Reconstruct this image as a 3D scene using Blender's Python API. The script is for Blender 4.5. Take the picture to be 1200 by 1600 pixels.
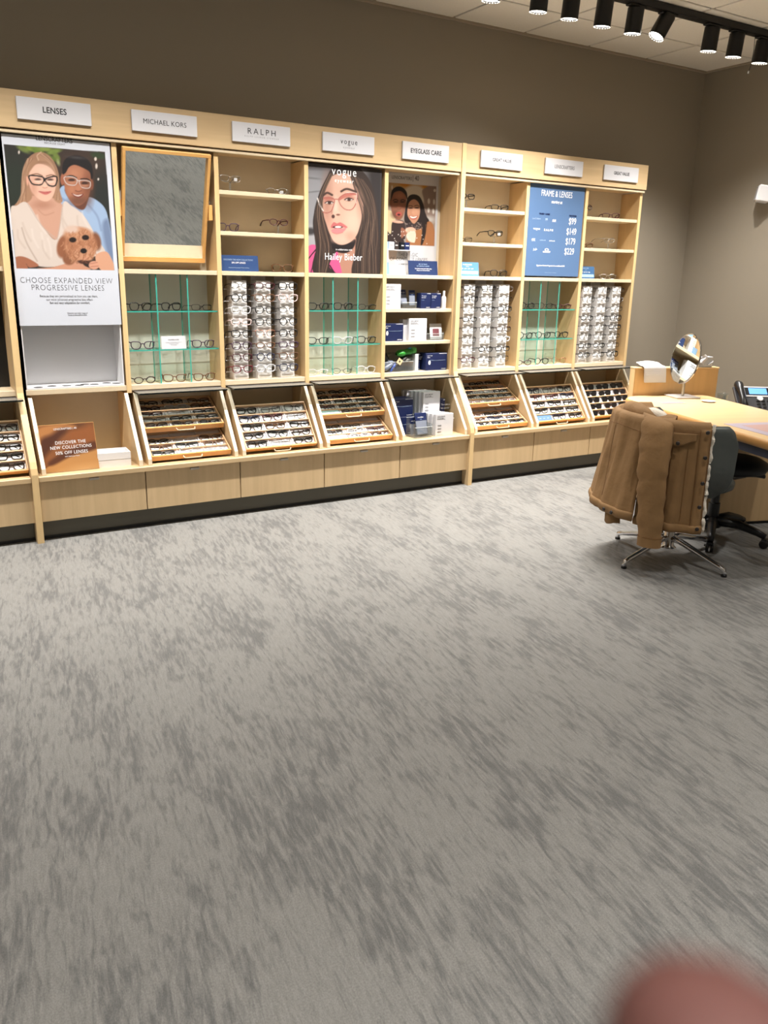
import bpy, bmesh, math, random
import numpy as np
from mathutils import Vector, Matrix
random.seed(7)
rng = np.random.default_rng(7)
S = bpy.context.scene
COL = S.collection
for o in list(bpy.data.objects):
    bpy.data.objects.remove(o)

# ------------------------------------------------------------------ camera
CAM = np.array([-0.66426, -5.11404, 1.51656])
yaw, pitch, roll, FPX = 0.5467, -0.2807, 0.0212, 1289.7
fw = np.array([math.sin(yaw)*math.cos(pitch), math.cos(yaw)*math.cos(pitch), math.sin(pitch)])
rt = np.array([math.cos(yaw), -math.sin(yaw), 0.0])
up = np.cross(rt, fw)
r2 = rt*math.cos(roll) + up*math.sin(roll)
u2 = -rt*math.sin(roll) + up*math.cos(roll)
cd = bpy.data.cameras.new('camera')
cam = bpy.data.objects.new('camera', cd)
COL.objects.link(cam)
cam.matrix_world = Matrix(((r2[0], u2[0], -fw[0], CAM[0]), (r2[1], u2[1], -fw[1], CAM[1]),
                           (r2[2], u2[2], -fw[2], CAM[2]), (0, 0, 0, 1)))
cd.sensor_fit = 'VERTICAL'
cd.sensor_height = 36.0
cd.lens = 36.0*FPX/1600.0
cd.clip_start = 0.005
cd.dof.use_dof = True
cd.dof.focus_distance = 3.6
cd.dof.aperture_fstop = 11.0
S.camera = cam

# ------------------------------------------------------------------ world, exposure
W = bpy.data.worlds.new('world')
S.world = W
W.use_nodes = True
W.node_tree.nodes['Background'].inputs[0].default_value = (1, 0.96, 0.9, 1)
W.node_tree.nodes['Background'].inputs[1].default_value = 0.03
S.view_settings.view_transform = 'Standard'
S.view_settings.look = 'None'
S.view_settings.exposure = 0.0
S.view_settings.gamma = 1.0
S.view_settings.use_curve_mapping = False
SPOT_W = 132.0          # display-wall track heads
FLOOR_W = 95.0        # added unseen heads over the open floor
SPOT_COL = (1.0, 0.96, 0.91)

# room and display dimensions (metres)
YW = 0.24; XR = 5.745; XL = -3.6; YF = -9.0; ZC = 3.245
ZHT, ZHB, ZM, ZLOW, ZCNT = 2.404, 2.217, 1.514, 0.833, 0.385
def bay_x(i):          # left reference of each bay: -1 stub, 0..4 first unit, 5..7 second unit
    return 0.6*i if i < 5 else 3.04 + 0.6*(i-5)

# ------------------------------------------------------------------ helpers
def lin(c):
    out = []
    for v in c[:3]:
        v = v/255.0
        out.append(v/12.92 if v <= 0.04045 else ((v+0.055)/1.055)**2.4)
    return (out[0], out[1], out[2], 1.0)

MATS = {}
def mat(name, rgb=(200, 200, 200), rough=0.5, metal=0.0, spec=0.5, alpha=None, trans=0.0, coat=0.0, noise=None, bump=None):
    if name in MATS:
        return MATS[name]
    m = bpy.data.materials.new(name); m.use_nodes = True
    nt = m.node_tree; b = nt.nodes['Principled BSDF']
    b.inputs['Base Color'].default_value = lin(rgb)
    b.inputs['Roughness'].default_value = rough
    b.inputs['Metallic'].default_value = metal
    b.inputs['Specular IOR Level'].default_value = spec
    if alpha is not None: b.inputs['Alpha'].default_value = alpha
    if trans: b.inputs['Transmission Weight'].default_value = trans
    if coat: b.inputs['Coat Weight'].default_value = coat
    if noise or bump:
        tc = nt.nodes.new('ShaderNodeTexCoord')
        nz = nt.nodes.new('ShaderNodeTexNoise')
        nz.inputs['Scale'].default_value = (noise or bump)[0]
        nz.inputs['Detail'].default_value = 4
        nt.links.new(tc.outputs['Object'], nz.inputs['Vector'])
        if noise:
            mx = nt.nodes.new('ShaderNodeMix'); mx.data_type = 'RGBA'
            a = lin(rgb); k = noise[1]
            mx.inputs[6].default_value = (a[0]*(1-k), a[1]*(1-k), a[2]*(1-k), 1)
            mx.inputs[7].default_value = (min(1, a[0]*(1+k)), min(1, a[1]*(1+k)), min(1, a[2]*(1+k)), 1)
            nt.links.new(nz.outputs['Fac'], mx.inputs[0])
            nt.links.new(mx.outputs[2], b.inputs['Base Color'])
        if bump:
            bp = nt.nodes.new('ShaderNodeBump'); bp.inputs['Strength'].default_value = bump[1]
            bp.inputs['Distance'].default_value = bump[2] if len(bump) > 2 else 0.002
            nt.links.new(nz.outputs['Fac'], bp.inputs['Height'])
            nt.links.new(bp.outputs['Normal'], b.inputs['Normal'])
    MATS[name] = m
    return m

def wood(name, rgb, axis, contrast=0.10, rough=0.42):
    if name in MATS: return MATS[name]
    m = bpy.data.materials.new(name); m.use_nodes = True
    nt = m.node_tree; b = nt.nodes['Principled BSDF']
    b.inputs['Roughness'].default_value = rough
    tc = nt.nodes.new('ShaderNodeTexCoord'); mp = nt.nodes.new('ShaderNodeMapping')
    sc = [26.0, 26.0, 26.0]; sc[axis] = 1.6
    mp.inputs['Scale'].default_value = sc
    nt.links.new(tc.outputs['Object'], mp.inputs['Vector'])
    n1 = nt.nodes.new('ShaderNodeTexNoise'); n1.inputs['Scale'].default_value = 1.0; n1.inputs['Detail'].default_value = 5
    n1.inputs['Distortion'].default_value = 0.6
    nt.links.new(mp.outputs[0], n1.inputs['Vector'])
    n2 = nt.nodes.new('ShaderNodeTexNoise'); n2.inputs['Scale'].default_value = 0.22; n2.inputs['Detail'].default_value = 3
    nt.links.new(mp.outputs[0], n2.inputs['Vector'])
    ad = nt.nodes.new('ShaderNodeMath'); ad.operation = 'ADD'
    nt.links.new(n1.outputs['Fac'], ad.inputs[0]); nt.links.new(n2.outputs['Fac'], ad.inputs[1])
    rp = nt.nodes.new('ShaderNodeMapRange')
    rp.inputs['From Min'].default_value = 0.7; rp.inputs['From Max'].default_value = 1.3
    nt.links.new(ad.outputs[0], rp.inputs['Value'])
    mx = nt.nodes.new('ShaderNodeMix'); mx.data_type = 'RGBA'
    a = lin(rgb); k = contrast
    mx.inputs[6].default_value = (a[0]*(1-k), a[1]*(1-k*1.15), a[2]*(1-k*1.4), 1)
    mx.inputs[7].default_value = (a[0]*(1+k), a[1]*(1+k), a[2]*(1+k), 1)
    nt.links.new(rp.outputs[0], mx.inputs[0])
    nt.links.new(mx.outputs[2], b.inputs['Base Color'])
    MATS[name] = m
    return m

def glassy(name, tint=(235, 245, 240), gloss=0.08, haze=0.0):
    if name in MATS: return MATS[name]
    m = bpy.data.materials.new(name); m.use_nodes = True
    nt = m.node_tree; nt.nodes.remove(nt.nodes['Principled BSDF'])
    out = nt.nodes['Material Output']
    tr = nt.nodes.new('ShaderNodeBsdfTransparent'); tr.inputs[0].default_value = lin(tint)
    gl = nt.nodes.new('ShaderNodeBsdfGlossy'); gl.inputs['Roughness'].default_value = 0.03
    fr = nt.nodes.new('ShaderNodeLayerWeight'); fr.inputs[0].default_value = 0.5
    pw_ = nt.nodes.new('ShaderNodeMath'); pw_.operation = 'POWER'; pw_.inputs[1].default_value = 5.0
    nt.links.new(fr.outputs['Facing'], pw_.inputs[0])
    mu = nt.nodes.new('ShaderNodeMath'); mu.operation = 'MULTIPLY_ADD'; mu.inputs[1].default_value = 0.7; mu.inputs[2].default_value = gloss*0.7
    mu.use_clamp = True
    nt.links.new(pw_.outputs[0], mu.inputs[0])
    mx = nt.nodes.new('ShaderNodeMixShader')
    nt.links.new(mu.outputs[0], mx.inputs[0]); nt.links.new(tr.outputs[0], mx.inputs[1]); nt.links.new(gl.outputs[0], mx.inputs[2])
    last = mx
    if haze:
        df = nt.nodes.new('ShaderNodeBsdfDiffuse'); df.inputs[0].default_value = lin((215, 215, 215))
        m2 = nt.nodes.new('ShaderNodeMixShader'); m2.inputs[0].default_value = haze
        nt.links.new(mx.outputs[0], m2.inputs[1]); nt.links.new(df.outputs[0], m2.inputs[2]); last = m2
    nt.links.new(last.outputs[0], out.inputs[0])
    MATS[name] = m
    return m

def emit(name, rgb, strength):
    if name in MATS: return MATS[name]
    m = bpy.data.materials.new(name); m.use_nodes = True
    b = m.node_tree.nodes['Principled BSDF']
    b.inputs['Base Color'].default_value = lin(rgb)
    b.inputs['Emission Color'].default_value = lin(rgb)
    b.inputs['Emission Strength'].default_value = strength
    MATS[name] = m
    return m

class MB:
    def __init__(self):
        self.v = []; self.f = []; self.m = []
    def add(self, vs, fs, mi=0):
        n = len(self.v); self.v += [tuple(map(float, p)) for p in vs]
        self.f += [tuple(n+i for i in f) for f in fs]; self.m += [mi]*len(fs)
        return self
    def box(self, x0, x1, y0, y1, z0, z1, mi=0, b=0.0):
        if b <= 0:
            vs = [(x, y, z) for x in (x0, x1) for y in (y0, y1) for z in (z0, z1)]
            return self.add(vs, [(0, 1, 3, 2), (4, 6, 7, 5), (0, 4, 5, 1), (2, 3, 7, 6), (0, 2, 6, 4), (1, 5, 7, 3)], mi)
        bm = bmesh.new(); bmesh.ops.create_cube(bm, size=1.0)
        for v in bm.verts:
            v.co = ((x0+x1)/2+v.co.x*(x1-x0), (y0+y1)/2+v.co.y*(y1-y0), (z0+z1)/2+v.co.z*(z1-z0))
        bmesh.ops.bevel(bm, geom=bm.edges[:], offset=b, segments=1, affect='EDGES')
        bm.verts.index_update()
        self.add([v.co[:] for v in bm.verts], [[v.index for v in f.verts] for f in bm.faces], mi)
        bm.free(); return self
    def obox(self, c, ax, ay, az, mi=0):     # oriented box: centre, three half-vectors
        c, ax, ay, az = map(np.array, (c, ax, ay, az))
        vs = [c+sx*ax+sy*ay+sz*az for sx in (-1, 1) for sy in (-1, 1) for sz in (-1, 1)]
        return self.add(vs, [(0, 1, 3, 2), (4, 6, 7, 5), (0, 4, 5, 1), (2, 3, 7, 6), (0, 2, 6, 4), (1, 5, 7, 3)], mi)
    def tube(self, pts, r, seg=6, closed=False, mi=0, cap=True, flat=1.0, upv=None):
        P = [np.array(p, float) for p in pts]; n = len(P)
        rs = r if hasattr(r, '__len__') else [r]*n
        vs = []
        ref = np.array(upv if upv is not None else (0.13, 0.21, 0.97))
        for i in range(n):
            a = P[(i-1) % n] if (closed or i > 0) else P[i]
            b = P[(i+1) % n] if (closed or i < n-1) else P[i]
            t = b-a; t = t/(np.linalg.norm(t)+1e-12)
            x = np.cross(t, ref)
            if np.linalg.norm(x) < 1e-3: x = np.cross(t, np.array((1.0, 0, 0)))
            x /= np.linalg.norm(x); y = np.cross(x, t)
            for k in range(seg):
                q = 2*math.pi*k/seg
                vs.append(P[i]+rs[i]*(math.cos(q)*x*flat+math.sin(q)*y))
        fs = []
        for i in range(n if closed else n-1):
            j = (i+1) % n
            for k in range(seg):
                k2 = (k+1) % seg
                fs.append((i*seg+k, i*seg+k2, j*seg+k2, j*seg+k))
        if not closed and cap:
            fs.append(tuple(reversed(range(seg)))); fs.append(tuple((n-1)*seg+k for k in range(seg)))
        return self.add(vs, fs, mi)
    def lathe(self, prof, c=(0, 0, 0), seg=24, mi=0, axis=2):
        vs = []; n = len(prof)
        for r, h in prof:
            for k in range(seg):
                q = 2*math.pi*k/seg; p = [r*math.cos(q), r*math.sin(q), h]
                if axis == 1: p = [p[0], p[2], p[1]]
                vs.append((c[0]+p[0], c[1]+p[1], c[2]+p[2]))
        fs = [(i*seg+k, i*seg+(k+1) % seg, (i+1)*seg+(k+1) % seg, (i+1)*seg+k) for i in range(n-1) for k in range(seg)]
        fs.append(tuple(reversed(range(seg)))); fs.append(tuple((n-1)*seg+k for k in range(seg)))
        return self.add(vs, fs, mi)
    def prism(self, poly, ax, a0, a1, mi=0):  # polygon in the two other axes, extruded along ax
        def mk(p, a):
            q = list(p); q.insert(ax, a); return q
        n = len(poly)
        vs = [mk(p, a0) for p in poly]+[mk(p, a1) for p in poly]
        fs = [tuple(range(n)), tuple(reversed(range(n, 2*n)))]+[(i, n+i, n+(i+1) % n, (i+1) % n) for i in range(n)]
        return self.add(vs, fs, mi)
    def grid(self, nu, nv, fn, mi=0, wrapu=False):
        vs = [fn(i/(nu-1 if not wrapu else nu), j/(nv-1)) for j in range(nv) for i in range(nu)]
        fs = []
        for j in range(nv-1):
            for i in range(nu if wrapu else nu-1):
                i2 = (i+1) % nu
                fs.append((j*nu+i, j*nu+i2, (j+1)*nu+i2, (j+1)*nu+i))
        return self.add(vs, fs, mi)
    def mesh(self, name, mats, smooth=False):
        me = bpy.data.meshes.new(name)
        me.from_pydata(self.v, [], self.f)
        ms = mats if isinstance(mats, (list, tuple)) else [mats]
        for q in ms: me.materials.append(q)
        if len(ms) > 1: me.polygons.foreach_set('material_index', self.m)
        bm = bmesh.new(); bm.from_mesh(me); bmesh.ops.recalc_face_normals(bm, faces=bm.faces); bm.to_mesh(me); bm.free()
        if smooth:
            me.polygons.foreach_set('use_smooth', [True]*len(me.polygons))
            if smooth is not True:
                me.set_sharp_from_angle(angle=math.radians(smooth))
        me.update()
        return me
    def build(self, name, mats, parent=None, smooth=False, loc=None, rot=None):
        return link(name, self.mesh(name, mats, smooth), parent, loc, rot)

def link(name, me, parent=None, loc=None, rot=None):
    o = bpy.data.objects.new(name, me); COL.objects.link(o)
    if parent is not None: o.parent = parent
    if loc is not None: o.location = loc
    if rot is not None: o.rotation_euler = rot
    return o
def tag(o, label, cat, group=None, kind=None):
    if label: o['label'] = label
    if cat: o['category'] = cat
    if group: o['group'] = group
    if kind: o['kind'] = kind
    return o
def thing(name, label, cat, loc=(0, 0, 0), rot=(0, 0, 0), group=None):
    o = bpy.data.objects.new(name, None); COL.objects.link(o)
    o.location = loc; o.rotation_euler = rot; o.empty_display_size = 0.05
    return tag(o, label, cat, group)
def struct(o): o['kind'] = 'structure'; return o

TEXTS = []
def text(s, parent, x, z, size, m, y=-0.0005, align='CENTER', sx=1.0, name='lettering', space=1.0, rot=(math.pi/2, 0, 0), loc=None, bold=0.0):
    """flat lettering on a face that looks along -y of the parent"""
    cu = bpy.data.curves.new(name, 'FONT'); cu.body = s; cu.size = size; cu.align_x = align; cu.align_y = 'CENTER'
    cu.space_character = space; cu.extrude = 0.0002; cu.offset = bold; cu.resolution_u = 3
    o = bpy.data.objects.new(name+'_curve', cu); COL.objects.link(o)
    TEXTS.append((o, name, m, parent, loc if loc is not None else (x, y, z), rot, sx))
def flush_text():
    bpy.context.view_layer.update()
    dg = bpy.context.evaluated_depsgraph_get()
    res = []
    for o, name, m, parent, loc, rot, sx in TEXTS:
        res.append(bpy.data.meshes.new_from_object(o.evaluated_get(dg)))
    for (o, name, m, parent, loc, rot, sx), me in zip(TEXTS, res):
        cu = o.data; bpy.data.objects.remove(o); bpy.data.curves.remove(cu)
        me.name = name; me.materials.clear(); me.materials.append(m)
        n = link(name, me, parent, loc, rot); n.scale = (sx, 1, 1)

def pix(P):            # where a point of the place falls in the 1200x1600 frame (used to draw the printed posters)
    d = np.asarray(P)-CAM; z = d@fw
    return 600+FPX*(d@r2)/z, 800-FPX*(d@u2)/z

# ------------------------------------------------------------------ materials
M_woodZ = wood('maple_vertical', (202, 175, 135), 2)
M_woodX = wood('maple_horizontal', (202, 175, 135), 0)
M_woodY = wood('maple_side', (198, 168, 124), 2, 0.08)
M_edge = wood('maple_edge_band', (222, 192, 142), 2, 0.10)
M_cream = mat('cream_shelf_edge', (214, 196, 166), 0.45, noise=(30, 0.05))
M_back = mat('beige_back_panel', (200, 187, 164), 0.6, noise=(14, 0.04))
M_backL = mat('light_back_panel', (222, 218, 209), 0.6, noise=(14, 0.03))
M_lightedge = mat('pale_bracket_edge', (226, 212, 188), 0.45, noise=(30, 0.05))
M_white = mat('white_laminate', (226, 226, 228), 0.4)
M_sign = mat('white_sign_board', (208, 208, 212), 0.35)
M_black = mat('black_plastic', (14, 14, 15), 0.4)
M_ink = mat('dark_ink', (38, 38, 42), 0.6)
M_inkg = mat('grey_ink', (96, 96, 100), 0.6)
M_inkl = mat('light_grey_ink', (150, 150, 155), 0.6)
M_wink = mat('white_ink', (238, 238, 240), 0.6)
M_wink2 = mat('pale_blue_ink', (150, 172, 200), 0.6)
M_metal = mat('brushed_steel', (190, 188, 184), 0.3, metal=1.0)
M_chrome = mat('chrome', (225, 225, 228), 0.12, metal=1.0)
M_tab = mat('satin_nickel_tab', (186, 180, 170), 0.45, metal=0.35)
M_toe = mat('grey_toe_kick', (92, 88, 76), 0.5)
M_base = mat('black_vinyl_base', (24, 22, 20), 0.5)
M_tray = wood('honey_tray_wood', (214, 160, 98), 0, 0.10, 0.35)
M_liner = mat('white_tray_liner', (228, 226, 226), 0.5)
M_pale = mat('pale_row_bar', (216, 176, 134), 0.45)
M_glass = glassy('clear_glass', (240, 247, 244), 0.07)
M_gedge = mat('teal_glass_edge', (70, 176, 158), 0.15, trans=0.15)
M_smoke = glassy('canopy_glass', (176, 182, 178), 0.22, 0.10)
M_dedge = mat('dark_glass_edge', (12, 18, 16), 0.2)
M_acry = glassy('clear_acrylic', (240, 243, 243), 0.10, 0.05)
M_navy = mat('navy_card', (22, 34, 74), 0.4)
M_navyl = mat('navy_panel', (36, 58, 98), 0.4)
M_mirror = mat('mirror_silver', (236, 240, 238), 0.01, metal=1.0)
M_tower = mat('white_face_form', (228, 225, 222), 0.45)

# ------------------------------------------------------------------ room shell
def floor_mat():
    m = bpy.data.materials.new('grey_streaked_floor'); m.use_nodes = True
    nt = m.node_tree; b = nt.nodes['Principled BSDF']; N = nt.nodes.new; Lk = nt.links.new
    tc = N('ShaderNodeTexCoord'); mp = N('ShaderNodeMapping')
    mp.inputs['Rotation'].default_value = (0, 0, math.radians(9))
    Lk(tc.outputs['Object'], mp.inputs['Vector'])
    def streak(sx, sy, det, dist=0.4, rough=0.6):
        q = N('ShaderNodeMapping'); q.inputs['Scale'].default_value = (sx, sy, 1)
        Lk(mp.outputs[0], q.inputs['Vector'])
        n = N('ShaderNodeTexNoise'); n.inputs['Scale'].default_value = 1; n.inputs['Detail'].default_value = det
        n.inputs['Distortion'].default_value = dist; n.inputs['Roughness'].default_value = rough
        Lk(q.outputs[0], n.inputs['Vector']); return n
    big = streak(4.6, 2.0, 3); s1 = streak(48, 7.5, 7, 0.45, 0.70); s2 = streak(130, 18, 5, 0.2)
    fine = streak(300, 200, 3, 0)
    def rng_(n, a, bq):
        r = N('ShaderNodeMapRange'); r.inputs['From Min'].default_value = a; r.inputs['From Max'].default_value = bq
        Lk(n.outputs[0], r.inputs['Value']); return r
    # dark streak mask: fine streaks, gathered in clumps by the large noise
    ad = N('ShaderNodeMath'); ad.operation = 'MULTIPLY_ADD'; ad.inputs[1].default_value = 0.55
    Lk(big.outputs[0], ad.inputs[0]); Lk(s1.outputs[0], ad.inputs[2])
    msk = rng_(ad, 0.735, 0.905)
    mx = N('ShaderNodeMix'); mx.data_type = 'RGBA'
    mx.inputs[6].default_value = lin((132, 131, 128)); mx.inputs[7].default_value = lin((103, 103, 102))
    Lk(msk.outputs[0], mx.inputs[0])
    m2 = N('ShaderNodeMix'); m2.data_type = 'RGBA'; m2.blend_type = 'MULTIPLY'
    r2_ = rng_(s2, 0.3, 0.7)
    cr = N('ShaderNodeMix'); cr.data_type = 'RGBA'
    cr.inputs[6].default_value = (0.85, 0.85, 0.85, 1); cr.inputs[7].default_value = (1.10, 1.10, 1.10, 1)
    Lk(r2_.outputs[0], cr.inputs[0])
    m2.inputs[0].default_value = 1; Lk(mx.outputs[2], m2.inputs[6]); Lk(cr.outputs[2], m2.inputs[7])
    m3 = N('ShaderNodeMix'); m3.data_type = 'RGBA'; m3.blend_type = 'MULTIPLY'; m3.inputs[0].default_value = 1
    rf = rng_(fine, 0.3, 0.7)
    c3 = N('ShaderNodeMix'); c3.data_type = 'RGBA'
    c3.inputs[6].default_value = (0.80, 0.80, 0.80, 1); c3.inputs[7].default_value = (1.18, 1.18, 1.17, 1)
    Lk(rf.outputs[0], c3.inputs[0]); Lk(m2.outputs[2], m3.inputs[6]); Lk(c3.outputs[2], m3.inputs[7])
    Lk(m3.outputs[2], b.inputs['Base Color'])
    b.inputs['Roughness'].default_value = 0.55; b.inputs['Specular IOR Level'].default_value = 0.35
    bp = N('ShaderNodeBump'); bp.inputs['Strength'].default_value = 0.25; bp.inputs['Distance'].default_value = 0.001
    Lk(fine.outputs[0], bp.inputs['Height']); Lk(bp.outputs[0], b.inputs['Normal'])
    return m
M_wall = mat('taupe_wall_paint', (150, 141, 126), 0.75, bump=(160, 0.12, 0.001))
M_wall2 = mat('pale_wall_paint', (206, 200, 190), 0.75, bump=(160, 0.12, 0.001))
M_ceil = mat('ceiling_tile_white', (240, 235, 224), 0.9, noise=(90, 0.07), bump=(140, 0.4, 0.002))
M_grid = mat('ceiling_grid', (74, 66, 54), 0.8)

floor = MB().box(XL, XR, YF, YW, -0.05, 0.0).build('floor', floor_mat()); struct(floor)
struct(MB().box(XL-0.1, XR+0.1, YW, YW+0.1, 0, ZC+0.1).build('wall_back', M_wall))
struct(MB().box(XR, XR+0.1, YF, YW, 0, ZC+0.1).build('wall_right', M_wall))
struct(MB().box(XL-0.1, XL, YF, YW, 0, ZC+0.1).build('wall_left', M_wall2))
struct(MB().box(XL-0.1, XR+0.1, YF-0.1, YF, 0, ZC+0.1).build('wall_front', M_wall2))
ceil = struct(MB().box(XL, XR, YF, YW, ZC+0.012, ZC+0.1).build('ceiling', M_grid))
xs = [XR-0.012]+[4.985-0.642*k for k in range(14) if 4.985-0.642*k > XL]+[XL]
ys = [YW-0.02]+[-0.28-0.652*k for k in range(14) if -0.28-0.652*k > YF]+[YF]
tile_cache = {}
for a in range(len(xs)-1):
    for b in range(len(ys)-1):
        w = xs[a]-xs[a+1]-0.020; d = ys[b]-ys[b+1]-0.020
        if w < 0.03 or d < 0.03: continue
        k = (round(w, 3), round(d, 3))
        if k not in tile_cache:
            tile_cache[k] = MB().box(-w/2, w/2, -d/2, d/2, 0, 0.02, b=0.004).mesh('ceiling_tile', M_ceil)
        link('ceiling_tile', tile_cache[k], ceil, ((xs[a]+xs[a+1])/2, (ys[b]+ys[b+1])/2, ZC-0.003))
M_trim = mat('ceiling_trim_white', (176, 164, 144), 0.6)
struct(MB().box(XL, XR, YW-0.02, YW, ZC-0.014, ZC+0.012).build('trim_1', M_trim))
struct(MB().box(XR-0.02, XR, YF, YW-0.02, ZC-0.014, ZC+0.012).build('trim_2', M_trim))
struct(MB().box(4.87, XR, YW-0.012, YW, 0, 0.1).build('baseboard_back', M_base))
struct(MB().box(XR-0.012, XR, YF, YW-0.012, 0, 0.1).build('baseboard_right', M_base))

# ------------------------------------------------------------------ track lighting
M_trk = mat('black_track_metal', (10, 9, 9), 0.45)
M_lens = emit('lamp_lens', (255, 246, 232), 22.0)
M_dot = emit('lamp_rim_dots', (255, 246, 232), 5.0)
HEADP = {}
hm = MB().lathe([(0.030, 0.0), (0.052, -0.004), (0.053, -0.15), (0.047, -0.15), (0.046, -0.142)], seg=24)
HEADP['housing'] = hm.mesh('housing', M_trk, 40)
HEADP['lens'] = MB().lathe([(0.001, -0.1425), (0.041, -0.1425), (0.041, -0.1435), (0.001, -0.1455)], seg=20).mesh('lens', M_lens)
dm = MB()
for k in range(18):
    q = 2*math.pi*k/18
    dm.lathe([(0.0005, -0.1515), (0.0035, -0.151), (0.0035, -0.149), (0.0005, -0.1485)], (0.0495*math.cos(q), 0.0495*math.sin(q), 0), 6)
HEADP['rim_dots'] = dm.mesh('rim_dots', M_dot)
HEADP['stem'] = MB().lathe([(0.012, 0.012), (0.012, -0.002)], seg=10).mesh('stem', M_trk)
HEADP['adapter'] = MB().box(-0.075, 0.075, -0.022, 0.022, 0.0, 0.014, b=0.003).mesh('adapter', M_trk)
spot_cache = {}
def track_head(x, y, z, aim, label, group, watts, size):
    t = thing('track_spotlight', label, 'spotlight', (x, y, z), group=group)
    link('adapter', HEADP['adapter'], t); link('stem', HEADP['stem'], t)
    d = Vector(aim).normalized()
    q = (-d).to_track_quat('Z', 'Y').to_euler()
    h = link('housing', HEADP['housing'], t, rot=q)
    link('lens', HEADP['lens'], h); link('rim_dots', HEADP['rim_dots'], h)
    k = (watts, size)
    if k not in spot_cache:
        ld = bpy.data.lights.new('spot_beam', 'SPOT'); ld.energy = watts; ld.color = SPOT_COL
        ld.spot_size = math.radians(size); ld.spot_blend = 1.0; ld.shadow_soft_size = 0.035
        spot_cache[k] = ld
    lo = bpy.data.objects.new('beam', spot_cache[k]); COL.objects.link(lo)
    lo.parent = h; lo.location = (0, 0, -0.156)
    return t
def track_rail(y, x0, x1, label):
    t = thing('track_rail', label, 'light track', ((x0+x1)/2, y, ZC-0.05))
    w = (x1-x0)/2
    MB().box(-w, w, -0.032, 0.032, 0.0, 0.045, b=0.004).build('rail', M_trk, t)
    for s in (-1, 1): MB().box(s*w-0.012, s*w+0.012, -0.034, 0.034, -0.002, 0.046, b=0.003).build('end_cap', M_trk, t)
    MB().box(-w, w, -0.008, 0.008, -0.0015, 0.0, b=0).build('conductor_slot', M_black, t)
    return t
TY = -0.825
track_rail(TY, -2.6, 5.45, 'long black ceiling track above the display wall')
names = ['leftmost black track head in view, at the ceiling edge', 'second black track head from the left on the ceiling track',
         'third black track head from the left on the ceiling track', 'fourth upright black track head, just left of the tilted one',
         'tilted black track head, the only one turned sideways', 'first upright black track head right of the tilted one',
         'black track head just left of the hanging wire', 'rightmost black track head, right of the hanging wire']
vis = [2.955, 3.205, 3.48, 3.75, 4.045, 4.49, 4.755, 5.05]
ZHEAD = ZC-0.062
for k, x in enumerate(vis):
    aim = (0.0, 0.10, -1)
    if k == 4: aim = (-0.52, 0.16, -1)
    track_head(x, TY, ZHEAD, aim, names[k], 'track heads along the display wall', SPOT_W, 106)
for x in (-2.2, -1.6, -1.0, -0.45, 0.1, 0.62, 1.15, 1.7, 2.2, 2.6):
    track_head(x, TY, ZHEAD, (0.0, 0.10, -1), 'black track head above the display wall, left of the picture', 'track heads left of the picture', SPOT_W, 106)
for y in (-3.3, -5.9):  # added tracks, out of view, put in to light the floor
    track_rail(y, -2.8, 5.2, 'added unseen ceiling track lighting the %s of the open floor' % ('middle' if y > -4 else 'near end'))
    for x in (-2.2, -0.7, 0.8, 2.3, 3.8, 4.95):  # rightmost heads added to brighten the panel under the desk
        track_head(x, y, ZHEAD, (0.0, 0.0, -1), 'added unseen track head lighting the open floor from straight above', 'added track heads over the open floor', FLOOR_W if y > -4 else FLOOR_W*2.2, 115)
wr = thing('hanging_wire', 'thin wire with a small tip dangling from the ceiling track', 'wire', (4.92, TY-0.02, ZC-0.05))
MB().tube([(0, 0, 0), (0.004, 0, -0.10), (-0.004, 0, -0.19), (-0.02, 0, -0.235)], 0.0022, 5).build('cord', M_black, wr)
MB().lathe([(0.001, -0.012), (0.008, -0.01), (0.008, 0.006), (0.001, 0.01)], (-0.022, 0, -0.243), 8).build('tip', M_metal, wr)

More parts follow.
